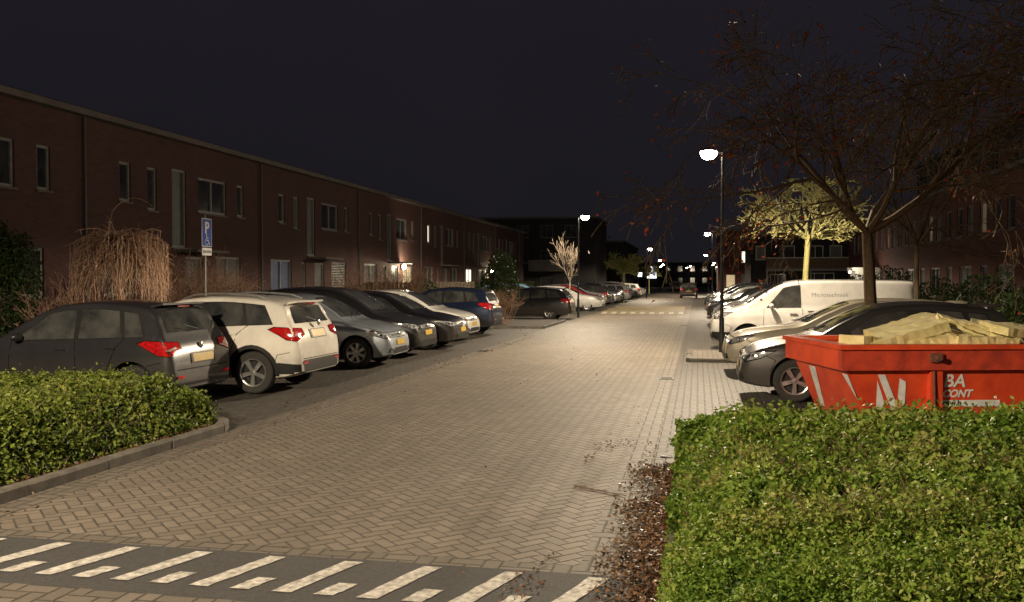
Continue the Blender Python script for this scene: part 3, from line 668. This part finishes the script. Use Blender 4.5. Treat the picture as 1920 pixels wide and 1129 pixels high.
for x in(.98,2.44):
    mb.obox(TC@V((x,-.05,.985)),TC.to_3x3()@V((.06,0,0)),TC.to_3x3()@V((0,.02,0)),V((0,0,.045)),rust); mb.tube((x,-.13,.985),(x,-.03,.985),.03,.03,rust,10,T=TC)
mb.tube((.98,-.01,.84),(.98,-.03,.45),.012,.012,rust,6,T=TC)
def fq(pts,m,o=.006): mb.add([(a,yy(z)-o,z) for a,z in pts],[tuple(range(len(pts)))],m,False,TC)
def eq_(pts,m,o=.006): mb.add([(x0(z)-o,a,z) for a,z in pts],[tuple(range(len(pts)))[::-1]],m,False,TC)
fq([(.40,.30),(.48,.30),(.48,.52),(.40,.74)],whitep); fq([(.40,.80),(.48,.80),(.70,.30),(.62,.30)],whitep,.009); fq([(.63,.56),(.71,.36),(.71,.72),(.64,.76)],whitep,.007)
eq_([(.06,.80),(.20,.80),(.06,.52)],whitep); eq_([(.95,.80),(1.14,.80),(1.30,.32),(1.18,.30)],whitep)
for txt,sz,x,z,sh,m in(('BA',.19,1.12,.665,.15,whitep),('CONT',.11,1.11,.555,.25,whitep)):
    vs,fs=textmesh(txt,sz,0,sh,.004); mb.add([(v[0]+x,yy(z+v[1])-.008,z+v[1]) for v in vs],fs,m,False,TC)
fq([(1.0,.45),(1.75,.45),(1.75,.52),(1.0,.52)],whitep,.006); vs,fs=textmesh('www.b',.085,0,0,.002); mb.add([(v[0]+1.08,yy(.47)-.012,.465+v[1]) for v in vs],fs,black,False,TC)
R=random.Random(3)
def slab(cx,cy,cz,l,w,t,yaw,pit,rol):
    M=TC@Matrix.Translation((cx,cy,cz))@Matrix.Rotation(yaw,4,'Z')@Matrix.Rotation(pit,4,'Y')@Matrix.Rotation(rol,4,'X'); n=14; vs=[]
    for k in range(n):
        x=-l/2+l*k/(n-1); j=lambda:R.uniform(-.010,.010)
        vs+=[(x+j(),-w/2+j(),-t/2+j()),(x+j(),w/2+j(),-t/2+j()),(x+j(),w/2+j(),t/2+j()),(x+j(),-w/2+j(),t/2+j())]
    f=[(0,1,2,3),(4*n-1,4*n-2,4*n-3,4*n-4)]
    for k in range(n-1):
        for i in range(4): f.append((4*k+i,4*k+4+i,4*k+4+(i+1)%4,4*k+(i+1)%4))
    mb.add(vs,f,insul,False,M)
# mound of boards: long ones leaning left, a fan of thin ones on the right
slab(.80,.30,1.20,.90,.30,.11,.08,-.26,.1); slab(.98,.62,1.27,.85,.34,.10,.22,-.24,.1); slab(.38,.35,1.13,.42,.34,.11,.5,.06,0); slab(1.02,.22,1.14,.55,.22,.10,-.15,-.15,.1)
for i,(dx,dz,py) in enumerate([(0,.0,.42),(.06,.035,.34),(.13,.05,.25),(.22,.05,.16),(.05,-.06,.30),(.30,.02,.08)]): slab(1.58+dx,.35+.05*i,1.24+dz,.75,.26,.035,-.35+.1*i,py,.12)
slab(1.60,.20,1.15,.7,.3,.09,.05,.05,.05); slab(2.2,.4,1.22,.9,.4,.09,.3,.12,.15); slab(2.7,.5,1.2,.8,.4,.07,-.3,-.15,.1); slab(2.3,.8,1.25,.8,.4,.06,-.5,.1,.1); slab(1.9,1.1,1.12,1.2,.6,.1,.2,0,0)
for k in range(12): slab(R.uniform(.4,3.0),R.uniform(.4,1.3),R.uniform(.94,1.04),R.uniform(.3,.7),R.uniform(.2,.4),R.uniform(.04,.09),R.uniform(-3,3),R.gauss(0,.15),R.gauss(0,.15))
mb.finish('skip_container')

# ================================================================== STREET LAMPS
LC=(1.0,.81,.57)
polem=simple('lamp_pole_paint',(.03,.032,.035),(.02,.02,.022),10,.45,metal=.3)
em=simple('lamp_glow',(1,1,1),(.9,.9,.9),3,.4,emit=(1,.86,.64),est=60)
def lamp(x,y,dx,h=4.85,power=420,lit=True,pt=None):
    mb=MB(); mb.tube((x,y,0),(x,y,.9),.065,.06,polem,12); mb.tube((x,y,.9),(x,y,h-.05),.042,.032,polem,10)
    mb.tube((x,y,h-.08),(x+dx*.14,y,h-.02),.03,.03,polem,8)
    hx=x+dx*.32
    mb.lathe([(.001,.08),(.10,.07),(.18,.03),(.21,.0),(.19,-.01)],polem,24,Matrix.Translation((hx,y,h)))
    mb.lathe([(.19,-.010),(.195,-.05),(.185,-.10),(.16,-.145),(.12,-.18),(.07,-.20),(.001,-.208)],em,28,Matrix.Translation((hx,y,h)))
    ob=mb.finish('street_lamp')
    if lit:
        for typ,p in(('SPOT',power),('POINT',pt)):
            if not p: continue
            ld=bpy.data.lights.new('lamp_light',typ); ld.energy=p; ld.color=LC; ld.shadow_soft_size=.12; ld.use_nodes=True
            if typ=='SPOT': ld.spot_size=math.radians(170); ld.spot_blend=.22
            nt=ld.node_tree; em_=nt.nodes['Emission']; fo=nt.nodes.new('ShaderNodeLightFalloff'); fo.inputs['Strength'].default_value=1
            fo.inputs['Smooth'].default_value=1.0
            nt.links.new(fo.outputs['Linear'],em_.inputs['Strength'])
            lo=bpy.data.objects.new('lamp_light',ld); S.collection.objects.link(lo); lo.location=(hx,y,h-.36); lo.parent=ob
    return ob
lamp(.55,22,-1,power=560,pt=60); lamp(-5.6,43,1,power=430,pt=30); lamp(.9,60.3,-1,power=420); lamp(-4.9,88.7,1,power=380); lamp(1.2,112,-1,power=300); lamp(-6.1,141,1,lit=False); lamp(3.0,163,-1,lit=False)
lamp(-5.9,1.2,1,power=500,pt=40); lamp(1.0,-16,-1,power=360)
for x,y_ in((-2,200),(-7,178),(2.5,185),(-8.5,205),(4,215),(-3,225),(9,200),(-16,210)): lamp(x,y_,1,lit=False)

# ================================================================== BUILDINGS
bkl=wallbrick('dark_red_brick',(.100,.038,.032),(.066,.027,.024),(.05,.038,.034)); bkr=wallbrick('red_brick',(.13,.036,.025),(.085,.026,.02),(.06,.045,.035))
trim=simple('roof_trim',(.13,.11,.10),(.09,.08,.075),2,.7); framew=simple('window_frame_white',(.22,.215,.20),(.15,.15,.14),rough=.5); frameg=simple('window_frame_grey',(.06,.065,.065),rough=.5)
wglass=simple('window_glass',(.018,.019,.022),(.05,.05,.054),1.5,.08,coat=.3); curtain=simple('curtain',(.17,.165,.155),(.09,.09,.085),14,.8)
lit=simple('lit_window',(.4,.35,.25),(.25,.2,.15),5,.6,emit=(1,.74,.40),est=.45); litw=simple('lit_window_bright',(.6,.6,.55),(.4,.4,.36),5,.6,emit=(1,.90,.68),est=1.6)
litd=simple('dim_lit_window',(.2,.18,.14),(.1,.09,.07),6,.5,emit=(1,.72,.42),est=.06)
blue=simple('tv_lit_window',(.05,.07,.12),(.02,.03,.06),4,.3,emit=(.2,.35,1),est=.02); doorm=simple('door_panel',(.07,.075,.075),(.05,.055,.055),4,.5); panel=simple('facade_panel',(.08,.095,.095),(.055,.065,.065),3,.5)
dwall=simple('dark_wall',(.022,.020,.020),(.013,.013,.013),.8,.9); wood=simple('timber_cladding',(.13,.085,.05),(.08,.05,.03),6,.7)
brightf=simple('white_frame_bright',(.5,.5,.47),rough=.5)
def facade(mb,org,ad,nd,a0,a1,z0,z1,ops,wall,frame=framew,dep=.1):
    org=V(org);ad=V(ad);nd=V(nd); up=V((0,0,1))
    P=lambda a,z,d=0: org+ad*a-nd*d+up*z
    A=sorted({a0,a1}|{o[0] for o in ops}|{o[1] for o in ops}); Z=sorted({z0,z1}|{o[2] for o in ops}|{o[3] for o in ops})
    flip = ad.cross(up).dot(nd)<0
    def q(p,m): mb.add(p if not flip else p[::-1],[(0,1,2,3)],m)
    for i in range(len(A)-1):
        for j in range(len(Z)-1):
            ca=(A[i]+A[i+1])/2; cz=(Z[j]+Z[j+1])/2
            if any(o[0]<ca<o[1] and o[2]<cz<o[3] for o in ops): continue
            q([P(A[i],Z[j]),P(A[i+1],Z[j]),P(A[i+1],Z[j+1]),P(A[i],Z[j+1])],wall)
    for o in ops:
        x0_,x1_,y0_,y1_,g=o[:5]; mul=o[5] if len(o)>5 else 0
        q([P(x0_,y0_),P(x1_,y0_),P(x1_,y0_,dep),P(x0_,y0_,dep)],trim); q([P(x0_,y1_,dep),P(x1_,y1_,dep),P(x1_,y1_),P(x0_,y1_)],wall)
        q([P(x0_,y0_,0),P(x0_,y0_,dep),P(x0_,y1_,dep),P(x0_,y1_,0)],wall); q([P(x1_,y0_,dep),P(x1_,y0_,0),P(x1_,y1_,0),P(x1_,y1_,dep)],wall)
        q([P(x0_,y0_,dep),P(x1_,y0_,dep),P(x1_,y1_,dep),P(x0_,y1_,dep)],g)
        fw=.035; hz=(y1_-y0_)/2; hx=(x1_-x0_)/2; cx=(x0_+x1_)/2; cz=(y0_+y1_)/2; d0=dep-.03
        for (ca,cz_,ha,hh) in((x0_+fw,cz,fw,hz-.002),(x1_-fw,cz,fw,hz-.002),(cx,y0_+fw,hx-2*fw,fw),(cx,y1_-fw,hx-2*fw,fw)):
            mb.obox(P(ca,cz_,d0),ad*ha,nd*.025,up*hh,frame)
        for k in range(mul):
            mb.obox(P(x0_+(x1_-x0_)*(k+1)/(mul+1),cz,d0),ad*fw*.8,nd*.022,up*(hz-2*fw-.002),frame)
        mb.obox(P(cx,y0_-.03,-.02),ad*(hx+.04),nd*.03,up*.028,trim)
mb=MB(); ops=[]; y=12.4; u=0; R=random.Random(11)
G=lambda: R.choice([wglass,wglass,curtain,wglass])
while y<72:
    ops+=[(y-.25,y+.25,3.9,4.95,G()),(y+1.0,y+1.45,3.75,4.95,G()),(y+2.2,y+2.95,2.75,5.05,panel,0),(y+3.6,y+5.3,3.87,4.95,G(),1),(y+6.0,y+6.45,3.9,4.95,G())]
    g=[wglass,curtain,wglass,lit,wglass,lit,curtain][u%7]
    ops+=[(y-.9,y+.8,1.4,2.55,[wglass,wglass,blue,curtain,wglass,litw,wglass][u%7],1),(y+1.7,y+2.05,.9,2.5,framew,0),(y+2.9,y+3.85,.15,2.5,doorm,0),(y+4.6,y+6.2,1.4,2.55,g,1)]
    y+=9.3;u+=1
ops=[o if not(49<o[0]<50 and o[2]>3.5 and o[1]-o[0]<.6) else (o[0],o[1],o[2],o[3],litw) for o in ops]
facade(mb,(-15,0,0),(0,1,0),(1,0,0),8,78,0,5.85,ops,bkl)
facade(mb,(-15,78,0),(-1,0,0),(0,1,0),0,9,0,5.85,[],bkl)
facade(mb,(-15,8,0),(-1,0,0),(0,-1,0),0,9,0,5.85,[(3,4,3.8,5,wglass)],bkl)
facade(mb,(-24,8,0),(0,1,0),(-1,0,0),0,70,0,5.85,[],bkl)
mb.box(-24.3,-14.72,7.7,78.3,5.852,6.0,trim); mb.box(-24.2,-14.8,7.8,78.2,6.0,6.04,dwall)
for k in range(8):
    yy_=12.4+9.3*k+7.6
    if yy_<77: mb.tube((-14.93,yy_,.1),(-14.93,yy_,5.84),.035,.035,frameg,8)
for k in range(7):
    yy_=12.4+9.3*k+3.3; mb.box(-14.99,-14.3,yy_-.9,yy_+.9,2.62,2.70,trim)
# venetian blinds in one ground-floor window
bx=12.4+9.3*2+4.6
for k in range(14): mb.box(-15.07,-15.05,bx+.1,bx+1.5,1.5+k*.07,1.535+k*.07,brightf)
wallL=mb.finish('terraced_brick_house')
def plight(loc,e,c,r=.1,parent=None):
    ld=bpy.data.lights.new('lamp_light','POINT'); ld.energy=e; ld.color=c; ld.shadow_soft_size=r
    o=bpy.data.objects.new('lamp_light',ld); S.collection.objects.link(o); o.location=loc; o.parent=parent
def walllamp(y_,e):
    mb=MB(); mb.box(-14.98,-14.9,y_-.1,y_+.1,2.35,2.6,frameg); mb.ell((-14.82,y_,2.47),.12,.12,.12,em); wl=mb.finish('wall_lamp'); plight((-14.45,y_,2.45),e,(1,.85,.55),.1,wl)
walllamp(44.6,170); walllamp(64.8,40)
mb=MB()
fen=simple('garden_fence_wood',(.12,.095,.07),(.07,.055,.04),6,.8)
for y_ in(39,48.3,57.6,66.9):
    for k in range(14): mb.box(-14.8+k*.2,-14.8+k*.2+.17,y_,y_+.03,.12,1.7,fen)
mb.finish('garden_fence')
mb=MB(); o=[(a,a+1.3,z,z+1.3,wglass,1) for a in np.arange(-24,0,2.6) for z in(.8,3.6,6.3)]
facade(mb,(-10.6,95,0),(1,0,0),(0,-1,0),-26,0,0,8.3,[t for t in o if t[1]<0],dwall,frameg)
facade(mb,(-10.6,95,0),(0,1,0),(1,0,0),0,12,0,8.3,[],dwall); mb.box(-36.6,-10.4,94.8,107,8.302,8.5,frameg)
mb.box(-17.4,-13.4,93.2,94.98,2.9,3.9,simple('balcony_panel',(.16,.15,.15),rough=.7)); mb.box(-17.4,-13.4,93.2,94.98,2.7,2.88,trim)
mb.finish('apartment_building')
mb=MB(); o=[]; y=26.0; R=random.Random(4)
while y<72:
    o+=[(y,y+.9,3.7,5.0,R.choice([wglass,curtain])),(y+1.6,y+2.5,3.7,5.0,R.choice([wglass,litd])),(y+3.4,y+4.3,3.7,5.0,R.choice([wglass,litd,curtain])),(y+.2,y+2.0,1.0,2.4,R.choice([wglass,litd,curtain]),1),(y+3.2,y+4.1,.15,2.4,doorm)]
    y+=5.2
facade(mb,(11.4,0,0),(0,1,0),(-1,0,0),24,74,0,5.85,o,bkr)
facade(mb,(11.4,74,0),(1,0,0),(0,1,0),0,10,0,5.85,[],bkr); facade(mb,(11.4,24,0),(1,0,0),(0,-1,0),0,10,0,5.85,[],bkr)
mb.box(11.05,21.6,23.7,74.3,5.852,6.02,trim)
facade(mb,(13.2,0,6.02),(0,1,0),(-1,0,0),24.2,60,0,2.6,[(a,a+1.6,.3,2.2,wglass,1) for a in np.arange(25,58,3.1)],dwall,frameg); mb.box(12.9,21,24,60.2,8.63,8.8,frameg)
facade(mb,(13.2,24.2,6.02),(1,0,0),(0,-1,0),0,7.5,0,2.6,[],dwall); facade(mb,(13.2,60,6.02),(1,0,0),(0,1,0),0,7.5,0,2.6,[],dwall)
for k in range(60):
    yk=24.5+k*.6; mb.tube((11.6,yk,6.02),(11.6,yk,7.0),.012,.012,frameg,4,False)
mb.tube((11.6,24.3,7.0),(11.6,60,7.0),.025,.025,frameg,6)
mb.finish('terraced_brick_house')
mb=MB(); wl_=simple('porch_wall',(.6,.58,.54),(.5,.48,.44),3,.7)
mb.box(9.9,11.39,61.6,63.4,0,2.4,wl_); mb.box(9.7,11.38,61.4,63.6,2.402,2.6,wl_)
mb.box(9.88,9.9,62,62.8,.1,2.1,frameg); pr=mb.finish('porch'); mb=MB(); mb.ell((9.5,61.2,2.3),.1,.1,.1,litw); mb.tube((9.5,61.2,2.4),(9.8,61.5,2.5),.02,.02,frameg); wl=mb.finish('wall_lamp'); plight((9.4,60.6,2.25),110,(1,.88,.66),.1,wl)
mb=MB()
facade(mb,(4.4,80,0),(1,0,0),(0,-1,0),0,8.5,0,5.6,[(.4,1.2,3.5,4.7,curtain),(1.6,2.9,.9,2.3,wglass,1),(2.6,3.6,3.5,4.7,wglass,0),(4.6,5.9,3.5,4.7,wglass,1),(6.4,7.4,3.5,4.7,curtain),(4.4,6.8,.6,2.4,wglass,2)],dwall,brightf)
mb.box(4.1,13.2,79.7,90,5.602,5.8,trim); mb.box(5.6,12.8,78.6,79.98,2.75,3.6,wood); mb.box(5.55,12.85,78.55,79.97,3.602,3.68,brightf); mb.box(5.6,12.8,78.6,79.98,2.55,2.745,framew)
for x in(5.6,9.1,12.7): mb.box(x,x+.12,78.6,78.72,0,2.545,framew)
mb.box(4.4,4.41,80,90,0,5.6,dwall); mb.finish('apartment_building')
mb=MB()
facade(mb,(2.6,100,0),(1,0,0),(0,-1,0),-0.5,3.6,0,7,[(.3,1.3,1,2.4,lit),(1.9,2.9,3.6,4.9,litw),(1.9,2.9,1,2.4,curtain)],bkr); mb.box(1.9,6.4,99.7,108,7.002,7.2,trim)
facade(mb,(2.1,100,0),(0,1,0),(-1,0,0),0,8,0,7,[(2,3,1,2.4,lit)],bkr); mb.finish('brick_house')
mb=MB()
o=[(a,a+1.2,z,z+1.4,R.choice([wglass]*14+[lit]),0) for a in np.arange(1,100,3) for z in(1,3.9)]
facade(mb,(-75,230,0),(1,0,0),(0,-1,0),0,102,0,6,o,dwall,frameg); mb.box(-75.3,27.3,229.7,242,6.002,6.2,frameg)
mb.finish('apartment_building')
mb=MB(); ip=simple('illuminated_panel',(.6,.6,.6),rough=.5,emit=(.9,.95,1),est=2.0)
for (xa,xb,za,zb) in((-12,-9.8,2.2,5.0),(-15,-13.2,2.6,3.6)):
    mb.box(xa,xb,219.7,220,za,zb,ip); mb.box(xa-.1,xb+.1,220.002,220.3,za-.1,zb+.1,frameg); mb.tube(((xa+xb)/2,220.15,0),((xa+xb)/2,220.15,za),.1,.1,frameg)
mb.finish('illuminated_billboard')
mb=MB()
facade(mb,(-9.2,112,0),(1,0,0),(0,-1,0),-9,0,0,6.5,[(-8,-7,1,2.3,wglass),(-5,-4,3.6,5,wglass),(-3,-2,1,2.3,lit)],dwall,frameg); facade(mb,(-9.2,112,0),(0,1,0),(1,0,0),0,30,0,6.5,[(a,a+1,z,z+1.3,R.choice([wglass,wglass,wglass,lit])) for a in range(2,28,4) for z in (1,3.8)],dwall,frameg); mb.box(-18.4,-9,111.8,142,6.502,6.7,frameg); mb.finish('terraced_brick_house')
# ================================================================== SIGN
bl=simple('sign_blue',(.01,.07,.42),(.01,.06,.38),4,.4); wsg=simple('sign_white',(.75,.75,.75),(.7,.7,.7),5,.5); gm=simple('galvanised_pole',(.25,.25,.25),(.18,.18,.18),15,.5,metal=.6); dkc=simple('sign_lettering',(.02,.02,.02),rough=.6)
mb=MB(); sx,sy=-11.0,18.9
mb.tube((sx-.04,sy,0),(sx-.04,sy,3.28),.027,.027,gm,10)
mb.box(sx,sx+.012,sy-.21,sy+.21,2.56,3.2,wsg); mb.box(sx+.012,sx+.014,sy-.195,sy+.195,2.575,3.185,bl)
mb.box(sx,sx+.012,sy-.20,sy+.20,2.36,2.53,wsg)
def stext(txt,size,y0,z0,m,b=.004):
    vs,fs=textmesh(txt,size,0,0,b); w=max(v[0] for v in vs); mb.add([(sx+.017,sy+y0+v[0]-w/2,z0+v[1]) for v in vs],fs,m)
stext('P',.36,0,2.87,wsg,.012)
def ln(pts,w):
    for p,q in zip(pts[:-1],pts[1:]):
        d=V((0,q[0]-p[0],q[1]-p[1])); L_=d.length; d.normalize(); n=V((1,0,0)).cross(d); c=V((sx+.0165,sy+(p[0]+q[0])/2,(p[1]+q[1])/2)); mb.obox(c,V((.0012,0,0)),d*(L_/2+w*.4),n*w/2,wsg)
ln([(-.02,2.80),(-.015,2.70),(.06,2.70),(.09,2.61),(.115,2.62)],.022); ln([(-.015,2.755),(.05,2.75)],.018)
a=[(-.02+.068*math.cos(t),2.665+.068*math.sin(t)) for t in np.linspace(2.2,6.0,12)]; ln(a,.016)
ln([(-.025,2.825),(-.018,2.835)],.03)
for k,y0 in enumerate(np.linspace(-.15,.15,7)): mb.box(sx+.0125,sx+.015,sy+y0-.014,sy+y0+.014,2.415,2.475,dkc)
mb.finish('disabled_parking_sign')

# ================================================================== TREES / SHRUBS
bk_dark=bark('tree_bark',(.19,.13,.07),(.10,.07,.035)); bk_pale=bark('pale_tree_bark',(.46,.43,.18),(.30,.29,.11)); bk_twig=bark('dry_twig_bark',(.34,.21,.14),(.2,.12,.08)); bk_weep=bark('weeping_twig_bark',(.62,.42,.30),(.42,.27,.18))
redl=leafmat('autumn_leaves',[(.10,.02,.008),(.28,.05,.015),(.22,.10,.02)],1,.3)
o1=dict(depth=6,nb=[6,4,4,3,4,3],spread=[.90,.62,.6,.6,.6,.6],ls=[.82,.72,.68,.64,.62,.6],wig=.13,up=[0,.05,-.01,-.06,-.09,-.13,-.16],ns=4,ljit=.1,minr=.0058)
tree('street_tree',(2.93,16.3,.0),2.6,.12,o1,bk_dark,redl,1600,.07,seed=5)
tree('street_tree',(6.2,11.6,.0),2.9,.13,o1,bk_dark,redl,1200,.06,seed=8)
o2=dict(depth=5,nb=[9,4,4,4,3],spread=[1.15,.5,.5,.55,.6],ls=[.31,.66,.66,.62,.6],wig=.16,up=[0,.10,.06,.03,.02,.02],ns=3,minr=.009,zmax=4.5,zmin=2.9)
tree('street_tree',(2.95,26.6,0),2.95,.11,o2,bk_pale,seed=3)
tree('street_tree',(-6.3,44.6,.0),1.7,.045,dict(depth=4,nb=[5,4,4,3],spread=[.5,.5,.5,.5],ls=[.55,.6,.6,.6],wig=.06,up=[0,.12,.1,.1],ns=3,minr=.009),bark('birch_bark',(.42,.35,.27),(.25,.2,.15)),seed=2)
o3=dict(o2,minr=.02,zmax=3.9,zmin=2.3); gl=leafmat('pale_leaves',[(.14,.18,.03),(.30,.34,.08)],1)
tree('street_tree',(-6.0,75,.0),2.3,.09,o3,bk_pale,gl,1500,.16,seed=6)
tree('street_tree',(-6.2,118,.0),2.4,.09,o3,bk_pale,gl,600,.16,seed=9)
tree('street_tree',(7.5,34,.0),3.0,.1,dict(o1,depth=5,minr=.010),bk_dark,None,0,seed=14)
dkl=leafmat('evergreen_leaves',[(.012,.025,.008),(.025,.045,.012),(.045,.07,.02)],1.5)
def bush(name,c,rx,ry,z0,z1,n,size,mat,barkm,seed=1,stem=.03):
    par=empty(name); P=rng.normal(size=(n,3)); P/=np.linalg.norm(P,axis=1)[:,None]; rad=(1-rng.random(n)**2*.6)[:,None]
    lump=1+.22*fbm(P[:,0]*2+seed,P[:,1]*2+P[:,2]*1.7,1.6,seed); P=P*rad*lump[:,None]
    P=P*np.array([rx,ry,(z1-z0)/2])+np.array([c[0],c[1],(z0+z1)/2]); v,f=leaves(P,size,.2,.55); npmesh('foliage',v,f,mat,tone=rng.random(n),parent=par)
    segs=[];tips=[]; grow(V((c[0],c[1],0)),V((0,0,1)),z0+(z1-z0)*.35,stem,0,dict(depth=3,nb=[5,4,3],spread=[.6,.6,.6],ls=[.5,.6,.6],wig=.08,up=[0,0,0,0],ns=2),segs,tips,random.Random(seed)); v,f=tubes(segs,5); npmesh('stems',v,f,barkm,parent=par); return par
bush('evergreen_shrub',(-7.9,36,0),.85,.8,.5,2.8,4500,.10,dkl,bk_dark,3)
bush('conifer',(-12.8,14.6,0),.75,.75,.1,3.0,9000,.08,dkl,bk_dark,4)
bush('evergreen_shrub',(-13,22.5,0),.9,1.3,.1,1.7,5000,.08,dkl,bk_dark,5)
for k,(x,y_,h,r) in enumerate([(-12.9,27.5,1.5,.8),(-12.7,33,1.6,.9),(-12.8,41,1.9,.9),(-12.6,50,1.7,1),(-12.8,57,2.0,1),(-12.6,66,1.8,1.2),(8.6,30,2.0,1.0),(8.8,36,1.8,1.0),(8.2,42,2.4,1.1),(8.4,50,2.2,1.0),(8.0,24,1.6,.9)]):
    bush('evergreen_shrub',(x,y_,0),r,r*1.3,.1,h,3000,.10,dkl,bk_dark,20+k)
hedge('garden_hedge',-12.9,-12.2,19.5,32,.95,16000,.03,dkl,dk,False,8,amp=.05,rad=.2,clump=.04)
def weeping(name,c,h,r,n,mat,seed):
    R=random.Random(seed); segs=[]; cx,cy=c; hubs=[]
    for k in range(9):
        a=R.uniform(0,6.28); hp=(cx+math.cos(a)*r*.5*R.random(),cy+math.sin(a)*r*.5*R.random(),h*R.uniform(.74,.95)); hubs.append(hp)
        segs.append(((cx,cy,0),(cx+R.gauss(0,.05),cy+R.gauss(0,.05),h*.5),.045,.035)); segs.append(((cx,cy,h*.5),hp,.03,.015))
    for k in range(n):
        a=R.uniform(0,6.28); d=V((math.cos(a)*R.uniform(.5,1),math.sin(a)*R.uniform(.5,1),R.uniform(.2,.8))).normalized(); p=V(R.choice(hubs)); Lk=r*R.uniform(.8,2.2); m=9
        for i in range(m):
            d=(d+V((R.gauss(0,.16),R.gauss(0,.16),-.30+R.gauss(0,.1)))).normalized()
            q=p+d*(Lk/m)
            if math.hypot(q.x-cx,q.y-cy)>r: q.x=p.x+R.gauss(0,.015); q.y=p.y+R.gauss(0,.015)
            w=.008*(1-i/m)+.005; segs.append((tuple(p),tuple(q),w,w*.85))
            if R.random()<.25:
                e=q+(d+V((R.gauss(0,.6),R.gauss(0,.6),R.gauss(0,.4)))).normalized()*R.uniform(.08,.25); segs.append((tuple(q),tuple(e),.005,.004))
            p=q
    v,f=tubes(segs,3); par=empty(name); npmesh('arching_twigs',v,f,mat,parent=par)
weeping('weeping_shrub',(-11.75,16.8),3.0,.95,420,bk_weep,1)
def twiggy(name,c,h,n,mat,seed,rad=.6):
    R=random.Random(seed); segs=[]; tips=[]
    for k in range(n):
        a=R.uniform(0,6.28); grow(V((c[0]+R.gauss(0,.2),c[1]+R.gauss(0,.2),0)),V((math.cos(a)*rad*.7,math.sin(a)*rad*.7,1)),h*.5,.012,0,dict(depth=3,nb=[3,3,3],spread=[.5,.6,.6],ls=[.7,.6,.6],wig=.14,up=[.0,.02,0,0],ns=4,minr=.004),segs,tips,R)
    v,f=tubes(segs,3); par=empty(name); npmesh('bare_twigs',v,f,mat,parent=par)
twiggy('bare_shrub',(-12.0,18.4),1.9,26,bk_twig,2); twiggy('bare_shrub',(-12.1,19.9),2.2,28,bk_twig,3); twiggy('bare_shrub',(-12.2,21.5),1.9,24,bk_twig,4); twiggy('bare_shrub',(-11.9,15.2),1.6,16,bk_twig,5)
twiggy('bare_shrub',(-12.1,31),2.1,20,bk_twig,6); twiggy('bare_shrub',(-7.5,34.5),1.3,20,bk_twig,7); twiggy('bare_shrub',(-12.3,37),2.3,26,bk_twig,8)
P=[]
for k in range(26):
    cx=rng.uniform(-60,60); cy=rng.uniform(170,215)
    if abs(cx+5)<9: continue
    m=500; q=rng.normal(size=(m,3))*np.array([2.6,2.6,2.0])+np.array([cx,cy,6.0]); P.append(q)
P=np.concatenate(P); v,f=leaves(P,.7,.2,.6); npmesh('distant_trees',v,f,dkl,tone=rng.random(len(P)))

# ================================================================== WORLD
w=bpy.data.worlds.new('World'); S.world=w; w.use_nodes=True; nt=w.node_tree; bg=nt.nodes['Background']
sky=N(nt,'ShaderNodeTexSky'); sky.sky_type='NISHITA'; sky.sun_disc=False; sky.sun_elevation=math.radians(-5); sky.sun_rotation=math.radians(200)
tc=N(nt,'ShaderNodeTexCoord'); sp=N(nt,'ShaderNodeSeparateXYZ'); nt.links.new(tc.outputs['Generated'],sp.inputs[0])
rp=N(nt,'ShaderNodeValToRGB'); nt.links.new(sp.outputs[2],rp.inputs[0]); e=rp.color_ramp.elements
e[0].position=0; e[0].color=(.0075,.0072,.0095,1); e[1].position=.35; e[1].color=(.0120,.0108,.0155,1)
cl=NOISE(nt,1.6,4,.55,tc.outputs['Generated']); cc=MIXC(nt,RNG(nt,cl,.35,.7,0,.5),rp.outputs[0],(.0165,.0145,.019))
mx=N(nt,'ShaderNodeMix'); mx.data_type='RGBA'; mx.blend_type='ADD'; mx.inputs[0].default_value=.02
nt.links.new(cc,mx.inputs[6]); nt.links.new(sky.outputs[0],mx.inputs[7]); nt.links.new(mx.outputs[2],bg.inputs[0]); bg.inputs[1].default_value=1.0
# ================================================================== CAMERA
cd=bpy.data.cameras.new('camera'); cam=bpy.data.objects.new('camera',cd); S.collection.objects.link(cam); S.camera=cam
cd.sensor_width=36; cd.lens=1700/1920*36; cd.clip_start=.1; cd.clip_end=1500
cam.location=(0,0,1.8); cam.rotation_euler=(math.radians(90-1.33),0,math.radians(11.6))
S.view_settings.view_transform='Standard'; S.view_settings.look='None'; S.view_settings.exposure=0
